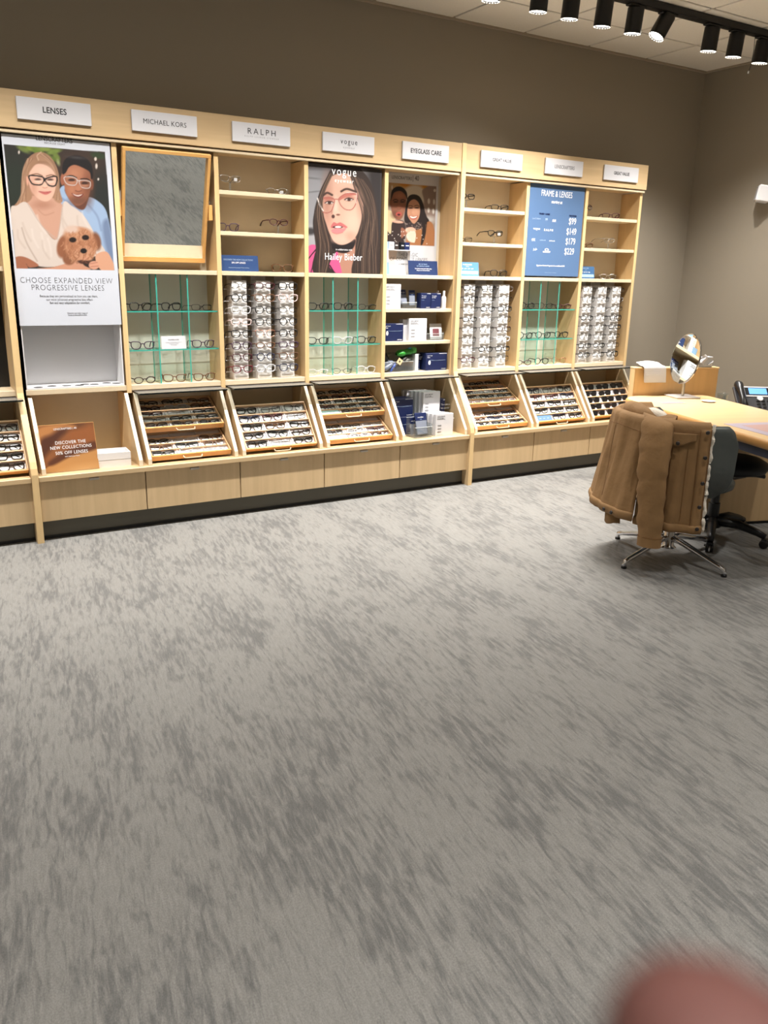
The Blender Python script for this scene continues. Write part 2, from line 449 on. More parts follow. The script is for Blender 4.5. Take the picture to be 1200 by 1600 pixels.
# ------------------------------------------------------------------ display wall units
def unit(label, bays, xa, xb, end_left, end_right):
    t = thing('wall_display_unit', label, 'display unit')
    # header, its rail, back panel, counter, toe kick
    MB().box(xa, xb, -0.036, 0.2, ZHB, ZHT, b=0.002).build('header', M_woodX, t)
    MB().box(xa, xb-0.005, -0.026, 0.0, ZHB-0.022, ZHB-0.006, b=0.002).build('header_rail', M_cream, t)
    MB().box(xa, xb, 0.0, 0.2, ZHB-0.012, ZHB).build('top_board', M_woodX, t)
    MB().box(xa, xb, -0.288, 0.2, ZCNT-0.03, ZCNT, b=0.003).build('counter', M_woodX, t)
    MB().box(xa, xb, -0.21, -0.19, 0.018, 0.12).build('toe_kick', M_toe, t)
    MB().box(xa, xb, -0.214, -0.19, 0.0, 0.018).build('base_strip', M_base, t)
    ups = []
    for i in bays:
        x0 = bay_x(i); L = x0+0.026; R = x0+0.598
        white_low = i in (1, 3, 6)
        MB().box(L-0.012, R+0.012, 0.2, 0.212, ZM, ZHB).build('back_panel', M_back, t)
        MB().box(L-0.012, R+0.012, 0.2, 0.212, ZLOW-0.03, ZM).build('back_panel', M_black if i == -1 else (M_backL if white_low else M_back), t)
        MB().box(L-0.012, R+0.012, 0.17, 0.182, ZCNT, ZLOW-0.03).build('lower_back_panel', M_back, t)
        # shelves
        MB().box(L, R, 0.0, 0.2, ZM-0.026, ZM, b=0.0015).build('shelf', M_cream, t)
        MB().box(L, R, 0.0, 0.2, ZLOW-0.03, ZLOW, b=0.0015).build('shelf', M_cream, t)
        if i in (2, 5, 7, -1):
            for z in (1.988, 1.751): MB().box(L, R, 0.004, 0.2, z-0.024, z, b=0.0015).build('shelf', M_cream, t)
        if i == 4:
            for z in (1.281, 1.053): MB().box(L, R, 0.002, 0.2, z-0.024, z, b=0.0015).build('shelf', M_cream, t)
        # sloped brackets either side of the lower opening
        poly = [(0.17, 0.788), (0.0, 0.788), (-0.255, 0.42), (-0.257, ZCNT), (0.17, ZCNT)]
        for a in (x0+0.034, x0+0.580):
            br = MB().prism(poly, 0, a, a+0.021).build('side_bracket', M_woodZ, t)
            eb = MB(); pe = [(0.0, 0.787), (-0.255, 0.42), (-0.257, ZCNT+0.0005)]; vs = []
            for (yy, zz) in pe: vs += [(a-0.0003, yy-0.0025, zz+0.001), (a+0.0213, yy-0.0025, zz+0.001), (a-0.0003, yy+0.003, zz-0.001), (a+0.0213, yy+0.003, zz-0.001)]
            eb.add(vs, [f for q in (0, 4) for f in ((q, q+4, q+5, q+1), (q, q+2, q+6, q+4), (q+1, q+5, q+7, q+3))]).build('edge_band', M_lightedge, br)
        # drawer front with a steel tab
        d = MB().box(x0+0.012, x0+0.606, -0.266, -0.248, 0.118, ZCNT-0.034, b=0.0015).build('drawer_front', M_woodZ, t)
        MB().box(x0+0.283, x0+0.339, -0.280, -0.262, ZCNT-0.049, ZCNT-0.036, b=0.002).build('tab_pull', M_tab, d)
        MB().box(x0+0.014, x0+0.604, -0.248, 0.16, 0.12, ZCNT-0.03).build('drawer_box', M_back, t)
        # glass canopy under the upper part
        if i != 0:
            g = canopy(x0, t)
        ups += [x0+0.012, x0+0.612]
    ux = sorted(set(round(u, 3) for u in ups))
    for u in ux:
        MB().box(u-0.014, u+0.014, 0.0, 0.2, ZLOW-0.045, ZHB-0.02).build('upright', M_woodY, t)
        MB().box(u-0.0142, u+0.0142, -0.003, 0.0, ZLOW-0.045, ZHB-0.02).build('edge_band', M_edge, t)
    return t
def canopy(x0, t):
    m = MB()
    x1, x2, y1, y2, z1, z2 = x0+0.035, x0+0.592, -0.132, -0.0035, 0.7895, 0.7985
    vs = [(x, y, z) for x in (x1, x2) for y in (y1, y2) for z in (z1, z2)]
    m.add(vs, [(0, 2, 6, 4), (1, 5, 7, 3)], 0)
    m.add(vs, [(0, 1, 3, 2), (4, 6, 7, 5), (0, 4, 5, 1), (2, 3, 7, 6)], 1)
    return m.build('glass_canopy', [M_smoke, M_dedge], t)
def divider(x, label):
    t = thing('divider_panel', label, 'panel', (x, 0, 0))
    def prof(o): return [(0.22, 0.0), (-0.287-o, 0.0), (-0.292-o, 0.40), (-0.285-o, 0.435), (-0.268-o, 0.47), (-0.055-o, 0.79), (-0.042-o, 0.825), (-0.038-o, 0.86), (-0.038-o, ZHT+0.002), (0.22, ZHT+0.002)]
    MB().prism(prof(0), 0, -0.018, 0.018).build('panel', M_woodZ, t)
    e = MB(); p = prof(0)[1:9]; n = len(p)
    vs = []
    for (y, z) in p: vs += [(-0.0175, y-0.0025, z), (0.0175, y-0.0025, z), (-0.0175, y+0.003, z), (0.0175, y+0.003, z)]
    fs = []
    for i in range(n-1):
        a = i*4; b = a+4
        fs += [(a, b, b+1, a+1), (a, a+2, b+2, b), (a+1, b+1, b+3, a+3)]
    e.add(vs, fs).build('edge_band', M_edge, t)
    return t
unit('maple wall display unit at the far left edge, cut by the frame', [-1], -0.62, -0.029, True, True)
unit('long maple wall display unit with five bays left of the tall divider', [0, 1, 2, 3, 4], 0.009, 3.004, True, True)
unit('shorter maple wall display unit with three bays right of the tall divider', [5, 6, 7], 3.041, 4.868, True, True)
divider(-0.010, 'tall maple divider panel reaching the floor at the left edge')
divider(3.022, 'tall maple divider panel reaching the floor between the two display units')

# ------------------------------------------------------------------ header signs
def sign(x, label, lines):
    t = thing('header_sign', label, 'sign', (x+0.189, -0.039, 2.317))
    MB().box(-0.189, 0.189, -0.012, 0.0, -0.055, 0.055, b=0.0015).build('board', M_sign, t)
    for s, z, size, m, sx, sp, bold in lines:
        text(s, t, 0, z, size, m, y=-0.0125, sx=sx, space=sp, bold=bold)
sign(0.112, 'white header sign reading LENSES', [('LENSES', 0, 0.041, M_ink, 0.92, 1.03, 0.0009)])
sign(0.709, 'white header sign reading MICHAEL KORS', [('MICHAEL KORS', 0, 0.037, M_ink, 0.95, 1.04, 0.0)])
sign(1.303, 'white header sign reading RALPH', [('RALPH', 0.009, 0.046, M_ink, 1.05, 1.45, 0.0), ('RALPH LAUREN EYEWEAR', -0.020, 0.0125, M_inkl, 1.0, 1.65, 0.0)])
sign(1.906, 'white header sign reading vogue eyewear', [('vogue', 0.010, 0.046, M_ink, 0.9, 1.3, 0.0), ('eyewear', -0.024, 0.021, M_inkl, 1.0, 1.25, 0.0)])
sign(2.503, 'white header sign reading EYEGLASS CARE', [('EYEGLASS CARE', 0, 0.040, M_ink, 0.86, 1.03, 0.0009)])
sign(3.160, 'white header sign reading GREAT VALUE beside the tall divider', [('GREAT VALUE', 0, 0.031, M_ink, 0.86, 1.03, 0.0007)])
sign(3.761, 'white header sign reading LensCrafters', [('L', 0, 0.043, M_inkg, 0.85, 1, 0), ('', 0, 0.03, M_inkg, 1, 1, 0)][:0] + [('LENSCRAFTERS', 0, 0.036, M_inkg, 0.82, 1.0, 0.0001)])
sign(4.366, 'white header sign reading GREAT VALUE at the far right end', [('GREAT VALUE', 0, 0.033, M_ink, 0.80, 1.03, 0.0008)])
# ------------------------------------------------------------------ printed posters (flat print: colour per vertex of the sheet)
def spl(pts, closed=True, n=6):
    P = [np.array(p, float) for p in pts]; N = len(P); out = []
    rngi = range(N) if closed else range(N-1)
    for i in rngi:
        if closed: a, b, c, d = P[i-1], P[i], P[(i+1) % N], P[(i+2) % N]
        else: a, b, c, d = P[max(i-1, 0)], P[i], P[i+1], P[min(i+2, N-1)]
        for k in range(n):
            t = k/n
            out.append(0.5*((2*b)+(-a+c)*t+(2*a-5*b+4*c-d)*t*t+(-a+3*b-3*c+d)*t**3))
    if not closed: out.append(P[-1])
    return out
class Art:
    def __init__(s, X, Y, bg):
        s.X, s.Y = X, Y; s.C = np.tile(np.array(bg, float), (len(X), 1))
    def mix(s, al, col):
        s.C = s.C*(1-al[:, None])+np.array(col, float)*al[:, None]
    def ell(s, cx, cy, rx, ry, col, soft=8, rot=0.0, a=1.0):
        c, q = math.cos(rot), math.sin(rot); dx, dy = s.X-cx, s.Y-cy
        u, v = dx*c+dy*q, -dx*q+dy*c
        d = (np.sqrt((u/rx)**2+(v/ry)**2)-1)*min(rx, ry)
        s.mix(a*np.clip(0.5-d/max(soft, 1), 0, 1), col)
    def dist(s, pts, closed):
        d = np.full(len(s.X), 1e9); ins = np.zeros(len(s.X), bool); n = len(pts)
        for i in range(n if closed else n-1):
            (x1, y1), (x2, y2) = pts[i], pts[(i+1) % n]
            ex, ey = x2-x1, y2-y1; L = ex*ex+ey*ey+1e-9
            t = np.clip(((s.X-x1)*ex+(s.Y-y1)*ey)/L, 0, 1)
            d = np.minimum(d, np.hypot(s.X-x1-t*ex, s.Y-y1-t*ey))
            if closed:
                cr = ((y1 > s.Y) != (y2 > s.Y)) & (s.X < ex*(s.Y-y1)/(ey if abs(ey) > 1e-9 else 1e-9)+x1)
                ins ^= cr
        return d, ins
    def poly(s, pts, col, soft=6, a=1.0, smooth=True):
        d, ins = s.dist(spl(pts) if smooth else pts, True)
        d = np.where(ins, -d, d); s.mix(a*np.clip(0.5-d/max(soft, 1), 0, 1), col)
    def line(s, pts, w, col, soft=4, a=1.0, closed=False, smooth=True):
        d, _ = s.dist(spl(pts, closed) if smooth else pts, closed)
        s.mix(a*np.clip(0.5-(d-w/2)/soft, 0, 1), col)
M_print = bpy.data.materials.new('printed_sheet'); M_print.use_nodes = True
_a = M_print.node_tree.nodes.new('ShaderNodeAttribute'); _a.attribute_name = 'print'
M_print.node_tree.links.new(_a.outputs['Color'], M_print.node_tree.nodes['Principled BSDF'].inputs['Base Color'])
M_print.node_tree.nodes['Principled BSDF'].inputs['Roughness'].default_value = 0.45
def print_sheet(name, parent, w, h, res, place, zoom, bg, draw):
    """sheet facing -y with its foot at the parent; place(x,z) gives world points, zoom = (x0,y0,scale) of the drawing frame"""
    nx, nz = int(w/res)+1, int(h/res)+1
    gx, gz = np.meshgrid(np.linspace(-w/2, w/2, nx), np.linspace(0, h, nz))
    gx, gz = gx.ravel(), gz.ravel()
    px, py = pix(place(gx, gz))
    A = Art((px-zoom[0])*zoom[2], (py-zoom[1])*zoom[2], bg); draw(A)
    me = bpy.data.meshes.new(name)
    idx = np.arange(nx*nz).reshape(nz, nx)
    F = np.stack([idx[:-1, :-1], idx[:-1, 1:], idx[1:, 1:], idx[1:, :-1]], -1).reshape(-1, 4)
    me.from_pydata(np.stack([gx, np.zeros_like(gx), gz], -1).tolist(), [], F.tolist())
    ca = me.color_attributes.new('print', 'FLOAT_COLOR', 'POINT')
    c = np.clip(A.C/255.0, 0, 1); c = 0.76*np.where(c <= 0.04045, c/12.92, ((c+0.055)/1.055)**2.4)
    ca.data.foreach_set('color', np.concatenate([c, np.ones((len(c), 1))], 1).ravel())
    me.materials.append(M_print); me.update()
    return link(name, me, parent, (0, -0.0006, 0))
def onplane(px, py, Y):     # world x,z of a frame pixel on the plane y = Y
    d = fw+r2*(px-600)/FPX-u2*(py-800)/FPX
    t = (Y-CAM[1])/d[1]; p = CAM+t*d; return p[0], p[2]

# ---- poster of the couple with a dog
def draw_couple_dog(A):
    R = np.random.default_rng(3)
    A.poly([(28, 127), (820, 188), (893, 1112), (128, 1095)], (44, 39, 37), 3, smooth=False)
    # keep everything inside the picture
    keep = A.C.copy(); d, ins = A.dist([(28, 127), (820, 188), (893, 1112), (128, 1095)], True)
    A.ell(640, 280, 260, 170, (66, 51, 44), 160); A.ell(110, 430, 120, 230, (38, 46, 38), 120); A.ell(800, 560, 90, 200, (40, 44, 42), 100)
    for x, y, a, b, r, c in [(180, 165, 58, 20, .5, (112, 128, 66)), (250, 160, 60, 24, .2, (128, 148, 60)), (300, 185, 60, 26, .6, (104, 128, 52)), (350, 165, 66, 18, .1, (132, 150, 70)),
                             (420, 185, 60, 20, -.25, (120, 142, 66)), (440, 225, 22, 40, -.6, (112, 130, 60)), (400, 235, 50, 18, .5, (96, 116, 50)), (455, 270, 12, 24, -.3, (150, 160, 110)), (770, 215, 60, 26, .2, (52, 68, 44))]:
        A.ell(x, y, a, b, c, 16, r)
    for x, y, a, b in [(746, 242, 10, 15), (753, 298, 9, 22), (768, 400, 7, 10), (148, 190, 7, 14)]: A.ell(x, y, a, b, (226, 214, 204), 6)
    # man
    A.poly([(462, 490), (520, 455), (610, 590), (690, 540), (770, 575), (826, 640), (856, 760), (888, 930), (893, 1080), (760, 1010), (640, 760), (480, 640)], (158, 182, 214), 6)
    A.poly([(800, 760), (845, 720), (880, 900), (892, 1060), (830, 950)], (118, 136, 168), 30)
    A.line([(690, 600), (760, 690), (790, 800)], 10, (130, 150, 182), 16)
    A.line([(470, 540), (540, 590), (630, 660)], 12, (124, 146, 182), 14)
    A.poly([(508, 470), (690, 470), (676, 600), (640, 640), (575, 600)], (104, 62, 46), 10)
    A.ell(489, 402, 18, 46, (160, 98, 74), 6); A.ell(716, 442, 15, 42, (132, 78, 58), 6)
    A.poly([(500, 380), (508, 310), (560, 275), (650, 282), (706, 325), (714, 420), (700, 505), (672, 570), (620, 606), (570, 592), (522, 525), (502, 450)], (164, 106, 80), 8)
    A.ell(580, 350, 62, 46, (196, 136, 106), 70, a=.8); A.ell(560, 480, 34, 40, (190, 128, 98), 50, a=.7); A.ell(692, 470, 34, 110, (112, 68, 50), 60, a=.7)
    A.ell(612, 570, 70, 36, (92, 60, 48), 40, a=.6)
    A.poly([(488, 355), (492, 275), (530, 228), (600, 214), (670, 236), (715, 290), (727, 372), (713, 400), (700, 345), (650, 312), (585, 288), (540, 305), (512, 350)], (28, 25, 27), 8)
    A.ell(600, 232, 60, 10, (70, 66, 68), 16, .1)
    for x, y in ((560, 407), (662, 432)): A.ell(x, y, 26, 12, (58, 36, 30), 8); A.ell(x, y+18, 34, 10, (196, 140, 112), 14, a=.7)
    A.line([(520, 378), (560, 372), (598, 390)], 9, (44, 28, 24)); A.line([(632, 398), (680, 398), (704, 415)], 9, (44, 28, 24))
    A.line([(503, 384), (570, 384), (602, 406), (590, 444), (540, 444), (512, 424)], 6, (206, 200, 198), 4, closed=True)
    A.line([(624, 410), (690, 414), (706, 430), (696, 468), (642, 465), (622, 436)], 6, (206, 200, 198), 4, closed=True)
    A.line([(602, 408), (624, 414)], 6, (206, 200, 198), 4)
    A.ell(612, 468, 22, 28, (184, 122, 94), 20); A.line([(590, 490), (612, 496), (636, 490)], 6, (116, 66, 52), 6)
    A.poly([(558, 508), (600, 522), (652, 514), (630, 542), (590, 540)], (120, 58, 52), 6); A.poly([(568, 513), (602, 525), (642, 518), (620, 533), (590, 530)], (232, 218, 208), 4)
    # woman
    A.poly([(112, 612), (158, 545), (168, 400), (188, 290), (240, 215), (312, 187), (382, 214), (432, 282), (460, 372), (464, 480), (486, 578), (400, 560), (250, 592)], (160, 120, 94), 8)
    A.poly([(255, 530), (405, 545), (480, 590), (490, 660), (445, 872), (330, 770), (208, 592)], (204, 158, 136), 8)
    A.ell(330, 600, 70, 30, (176, 126, 104), 40, a=.8); A.line([(300, 640), (350, 680), (420, 660)], 5, (184, 136, 114), 10)
    A.poly([(222, 400), (234, 325), (290, 282), (360, 292), (420, 340), (440, 402), (434, 472), (410, 540), (366, 573), (310, 560), (258, 512), (234, 462)], (226, 182, 160), 8)
    A.ell(260, 470, 26, 70, (202, 150, 128), 40, a=.7); A.ell(340, 330, 60, 34, (240, 204, 184), 60, a=.7)
    A.ell(206, 415, 16, 46, (226, 168, 144), 6)
    A.poly([(178, 335), (230, 258), (302, 250), (262, 300), (228, 350), (222, 380), (196, 378), (214, 455), (250, 540), (198, 592), (118, 608), (164, 540)], (166, 126, 98), 10)
    A.poly([(300, 250), (372, 268), (428, 334), (446, 402), (438, 480), (424, 560), (478, 582), (464, 470), (456, 362), (410, 250), (320, 194)], (174, 134, 106), 10)
    for k in range(14):
        x = 190+R.uniform(-20, 60); A.line([(230+R.uniform(-30, 30), 240), (190+R.uniform(-15, 20), 360), (185+R.uniform(-15, 20), 470), (150+R.uniform(-25, 70), 590)], 5, [(205, 168, 138), (130, 94, 72)][k % 2], 8, a=.5)
        A.line([(330+R.uniform(-20, 20), 205), (400+R.uniform(-14, 24), 280), (450+R.uniform(-6, 8), 400), (450+R.uniform(-14, 20), 560)], 5, [(206, 168, 138), (124, 90, 70)][k % 2], 8, a=.5)
    A.line([(300, 250), (290, 215), (320, 190)], 7, (214, 180, 152), 10)
    for x, y in ((296, 402), (392, 404)): A.ell(x, y, 24, 9, (80, 54, 48), 7); A.ell(x, y+16, 30, 10, (242, 212, 194), 12, a=.7)
    A.line([(246, 366), (290, 358), (330, 374)], 7, (124, 86, 66), 6); A.line([(362, 376), (400, 366), (430, 374)], 7, (124, 86, 66), 6)
    A.line([(228, 374), (300, 376), (344, 394), (326, 440), (270, 442), (242, 424)], 10, (22, 20, 22), 4, closed=True)
    A.line([(356, 396), (440, 380), (433, 448), (388, 451), (360, 424)], 10, (22, 20, 22), 4, closed=True); A.line([(340, 398), (360, 400)], 10, (22, 20, 22), 4)
    A.ell(350, 448, 18, 26, (236, 190, 168), 16); A.line([(334, 464), (350, 469), (368, 465)], 5, (182, 124, 106), 6)
    A.poly([(300, 494), (350, 497), (402, 495), (372, 518), (340, 518)], (196, 106, 102), 5); A.line([(304, 497), (352, 504), (400, 497)], 3, (142, 66, 66), 3)
    A.poly([(82, 648), (130, 606), (214, 586), (330, 765), (445, 868), (492, 588), (560, 608), (640, 668), (704, 760), (762, 872), (822, 966), (745, 1002), (520, 1062), (410, 1086), (290, 1076), (200, 1016), (118, 1000)], (216, 201, 191), 5)
    for k in range(16):
        x = R.uniform(110, 640); y = R.uniform(680, 1000)
        if 300 < x < 470 and y < 860: continue
        A.line([(x, y-70), (x+R.uniform(0, 40), y), (x+R.uniform(20, 70), y+70)], 10, [(190, 172, 160), (232, 220, 212)][k % 2], 18, a=.6)
    A.line([(170, 780), (210, 900), (290, 1040)], 8, (176, 158, 146), 12); A.line([(215, 590), (330, 768), (446, 870)], 6, (190, 170, 158), 8); A.line([(492, 590), (470, 750), (446, 870)], 6, (190, 170, 158), 8)
    A.poly([(122, 1012), (200, 1010), (302, 1072), (230, 1090), (205, 1060), (215, 1098), (128, 1096)], (166, 106, 80), 6)
    A.poly([(290, 1096), (420, 1086), (600, 1036), (660, 1075), (700, 1108), (440, 1106)], (208, 152, 124), 6)
    A.poly([(744, 1002), (824, 964), (870, 1020), (895, 1114), (790, 1112)], (218, 164, 134), 6)
    # dog
    A.ell(500, 925, 55, 92, (148, 94, 66), 16, .2); A.ell(752, 885, 36, 70, (132, 84, 60), 16, -.2); A.ell(540, 1020, 50, 50, (140, 90, 64), 16)
    A.ell(630, 920, 128, 125, (178, 122, 90), 18); A.ell(610, 830, 110, 58, (194, 140, 106), 20); A.ell(560, 792, 55, 30, (214, 186, 170), 20)
    A.ell(662, 985, 76, 66, (200, 146, 114), 18); A.ell(660, 1046, 56, 16, (74, 46, 38), 10); A.ell(670, 1020, 34, 16, (208, 150, 120), 8)
    for k in range(150):
        q = R.uniform(0, 6.28); rr = math.sqrt(R.uniform(0, 1)); x = 625+135*rr*math.cos(q); y = 910+125*rr*math.sin(q)
        A.line([(x, y), (x+R.uniform(-14, 14), y+16), (x+R.uniform(-20, 20), y+34)], 6, [(140, 88, 62), (210, 160, 126), (168, 112, 80)][k % 3], 6, a=.55)
    A.ell(568, 874, 28, 20, (38, 27, 24), 8); A.ell(668, 856, 28, 20, (38, 27, 24), 8); A.ell(653, 960, 25, 20, (32, 26, 26), 6)
    A.ell(735, 1072, 42, 34, (218, 160, 134), 8); A.line([(706, 1060), (760, 1050)], 5, (176, 116, 94), 5); A.line([(710, 1084), (768, 1078)], 5, (176, 116, 94), 5)
    al = np.where(ins, 1.0, 0.0)[:, None]; A.C = A.C*al+np.where(ins[:, None], 0, keep)
PY = -0.004
pt = thing('couple_dog_poster', 'tall white poster of a couple in glasses with a curly dog', 'poster', (0.310, PY, 1.195))
MB().box(-0.282, 0.282, 0.0, 0.006, 0, 0.995).build('board', M_black, pt)
print_sheet('print', pt, 0.560, 0.993, 0.0033, lambda x, z: np.stack([x+0.310, np.full_like(x, PY), z+1.195], -1), (0, 200, 5.0), (222, 227, 238), draw_couple_dog)
def ptext(t, X, Y, Z, zoom, s, cx, cy, size, m, sx=1.0, space=1.0, bold=0.0, align='CENTER'):
    x, z = onplane(cx/zoom[2]+zoom[0], cy/zoom[2]+zoom[1], Y)
    text(s, t, x-X, z-Z, size, m, y=-0.0012, sx=sx, space=space, bold=bold, align=align)
zA = (0, 200, 5.0)
for s, cx, cy, size, m, sx, sp, bo in [('LENSCRAFTERS', 423, 92, 0.034, M_ink, .82, 1.0, 0), ('BECAUSE SIGHT', 428, 123, 0.014, M_inkg, 1, 1.1, 0),
        ('CHOOSE EXPANDED VIEW', 527, 1194, 0.044, M_inkg, .86, 1.12, -0.0006), ('PROGRESSIVE LENSES', 535, 1250, 0.044, M_inkg, .86, 1.12, -0.0006),
        ('Because they are personalized to how you use them,', 540, 1314, 0.0185, M_inkg, .80, 1.0, 0), ('our most advanced progressive lens offers', 545, 1341, 0.0185, M_inkg, .80, 1.0, 0),
        ('fast and easy adaptation for comfort.', 548, 1366, 0.0185, M_inkg, .80, 1.0, 0.0002), ('Discover our wide range of', 605, 1446, 0.0125, M_inkg, .8, 1, 0), ('lenses at lenscrafters.com', 605, 1461, 0.0125, M_inkg, .8, 1, 0)]:
    ptext(pt, 0.310, PY, 1.195, zA, s, cx, cy, size, m, sx, sp, bo)

# ---- close-up portrait poster
def draw_portrait(A):
    R = np.random.default_rng(5)
    A.ell(80, 560, 260, 420, (150, 150, 155), 160); A.ell(60, 1100, 180, 200, (170, 170, 174), 80); A.poly([(0, 0), (1084, 0), (1084, 160), (0, 120)], (74, 70, 72), 60, smooth=False)
    A.ell(60, 990, 80, 50, (60, 58, 60), 40); A.poly([(840, 0), (1084, 0), (1084, 1600), (940, 1600)], (48, 43, 44), 120, smooth=False)
    A.ell(60, 250, 150, 14, (120, 120, 124), 10, .1); A.ell(120, 440, 160, 10, (120, 120, 124), 10, -.1)
    A.poly([(10, 1240), (130, 1180), (240, 1320), (230, 1600), (0, 1600)], (214, 92, 142), 8)
    A.line([(20, 1390), (90, 1300), (150, 1230)], 16, (40, 28, 34)); A.line([(60, 1600), (110, 1400), (130, 1300)], 14, (70, 36, 52))
    A.poly([(290, 240), (350, 130), (500, 75), (690, 85), (810, 180), (905, 330), (965, 560), (1005, 900), (1010, 1600), (150, 1600), (140, 1200), (96, 880), (138, 640), (195, 430)], (50, 40, 37), 10)
    # neck, collar
    A.poly([(440, 1150), (690, 1080), (660, 1600), (470, 1600)], (180, 132, 112), 14)
    A.poly([(430, 1265), (455, 1380), (500, 1600), (380, 1540), (325, 1450)], (216, 90, 140), 8)
    A.poly([(340, 1130), (500, 1180), (680, 1100), (660, 1215), (560, 1290), (430, 1275), (340, 1200)], (34, 27, 28), 14)
    A.line([(330, 1460), (400, 1570), (450, 1600)], 18, (36, 24, 30))
    # face
    A.poly([(300, 320), (350, 220), (450, 190), (600, 200), (665, 330), (745, 430), (795, 620), (780, 800), (724, 1000), (640, 1120), (520, 1176), (400, 1142), (328, 1020), (280, 880), (246, 760), (232, 560), (250, 420)], (216, 174, 154), 8)
    A.ell(290, 600, 60, 300, (176, 126, 108), 110, a=.8); A.ell(560, 300, 120, 70, (228, 190, 170), 100, a=.8); A.ell(640, 850, 90, 150, (228, 188, 168), 120, a=.8); A.ell(760, 640, 40, 150, (196, 148, 128), 70, a=.7)
    A.ell(480, 1100, 130, 50, (224, 184, 166), 60, a=.7); A.ell(620, 1060, 60, 60, (200, 154, 134), 70, a=.7)
    # hair over the face sides
    A.poly([(300, 220), (360, 150), (420, 190), (330, 250), (270, 400), (235, 560), (240, 760), (290, 930), (340, 1100), (360, 1250), (320, 1450), (260, 1600), (150, 1600), (140, 1250), (110, 900), (150, 640), (200, 430)], (58, 46, 42), 12)
    A.poly([(590, 190), (640, 160), (760, 300), (840, 520), (850, 760), (800, 960), (700, 1120), (680, 1300), (650, 1600), (1010, 1600), (1000, 900), (960, 560), (900, 330), (800, 180), (690, 100)], (54, 43, 39), 12)
    for k in range(70):
        f = R.uniform(0, 1); c = [(132, 102, 84), (84, 66, 57), (176, 144, 120), (60, 48, 43), (26, 21, 21), (38, 30, 29), (30, 24, 24)][k % 7]
        A.line([(610+190*f, 200+80*f), (700+230*f, 480), (790+190*f+R.uniform(-15, 15), 760), (740+250*f+R.uniform(-30, 30), 1060), (690+300*f, 1330), (680+320*f, 1600)], R.uniform(3, 9), c, 8, a=R.uniform(.25, .75))
        if k < 46: A.line([(320+60*f, 190), (200+70*f, 440), (130+100*f+R.uniform(-15, 15), 700), (120+150*f+R.uniform(-20, 20), 950), (150+180*f, 1180), (160+150*f+R.uniform(-20, 20), 1400), (150+120*f, 1600)], R.uniform(3, 10), c, 8, a=R.uniform(.25, .75))
    # features
    A.line([(244, 488), (296, 456), (362, 486)], 28, (70, 50, 45), 14); A.line([(490, 436), (570, 402), (692, 442)], 28, (70, 50, 45), 14)
    for x, y in ((325, 594), (598, 550)):
        A.ell(x, y-18, 70, 34, (176, 112, 98), 26, a=.8); A.ell(x, y, 58, 20, (222, 206, 198), 8); A.ell(x, y, 24, 22, (60, 40, 34), 6); A.line([(x-62, y+2), (x-10, y-22), (x+60, y-4)], 12, (34, 24, 24), 5); A.line([(x-50, y+10), (x, y+22), (x+50, y+8)], 6, (110, 76, 66), 5)
    A.ell(412, 640, 30, 110, (232, 196, 178), 40, a=.9); A.ell(430, 740, 44, 36, (226, 184, 164), 20)
    A.ell(378, 784, 22, 26, (74, 44, 40), 10); A.ell(446, 760, 28, 12, (118, 72, 62), 8); A.line([(356, 740), (364, 690), (380, 640)], 8, (160, 110, 94), 14)
    A.poly([(344, 925), (384, 864), (430, 880), (484, 868), (578, 936), (480, 930), (420, 912), (368, 948)], (196, 108, 108), 6)
    A.ell(440, 932, 70, 20, (70, 30, 32), 6); A.ell(446, 930, 46, 15, (238, 230, 224), 5)
    A.poly([(352, 972), (420, 946), (500, 952), (562, 942), (512, 1002), (424, 1022), (366, 1004)], (224, 134, 136), 6); A.line([(366, 1008), (430, 1026), (510, 1006)], 6, (170, 100, 96), 8)
    # spectacles
    A.poly([(470, 520), (560, 462), (690, 462), (712, 480), (560, 510), (470, 560)], (188, 112, 100), 8); A.poly([(250, 520), (330, 512), (392, 548), (330, 545), (250, 545)], (176, 104, 92), 8)
    A.line([(470, 520), (560, 466), (690, 466), (712, 484), (694, 600), (640, 684), (560, 690), (492, 640), (456, 562)], 13, (168, 100, 92), 5, closed=True)
    A.line([(245, 525), (330, 516), (392, 548), (385, 622), (350, 710), (285, 735), (235, 722)], 13, (168, 100, 92), 5); A.line([(388, 548), (428, 544), (462, 556)], 14, (176, 106, 96), 5)
    A.line([(560, 455), (640, 450), (704, 462)], 7, (238, 214, 206), 5); A.line([(705, 470), (696, 600)], 5, (236, 214, 206), 4); A.line([(160, 530), (190, 620), (240, 706)], 16, (225, 216, 210), 6); A.line([(178, 590), (214, 670)], 7, (60, 50, 48), 5)
PYP = 0.004
pp = thing('portrait_poster', 'dark poster with a close-up of a long-haired woman in pink glasses', 'poster', (2.100, PYP, 1.516))
MB().box(-0.276, 0.276, 0.0, 0.006, 0, 0.672).build('board', M_black, pp)
print_sheet('print', pp, 0.552, 0.672, 0.0034, lambda x, z: np.stack([x+2.1, np.full_like(x, PYP), z+1.516], -1), (478, 250, 8.885), (120, 118, 121), draw_portrait)
zB = (478, 250, 8.885)
for s, cx, cy, size, m, sx, sp in [('vogue', 532, 168, 0.074, M_wink, .86, 1.25), ('eyewear', 530, 292, 0.034, M_wink, 1.0, 1.25), ('in collaboration with', 527, 1246, 0.0165, M_wink, .9, 1.0), ('Hailey Bieber', 522, 1350, 0.062, M_wink, .80, 1.06)]:
    ptext(pp, 2.1, PYP, 1.516, zB, s, cx, cy, size, m, sx, sp)

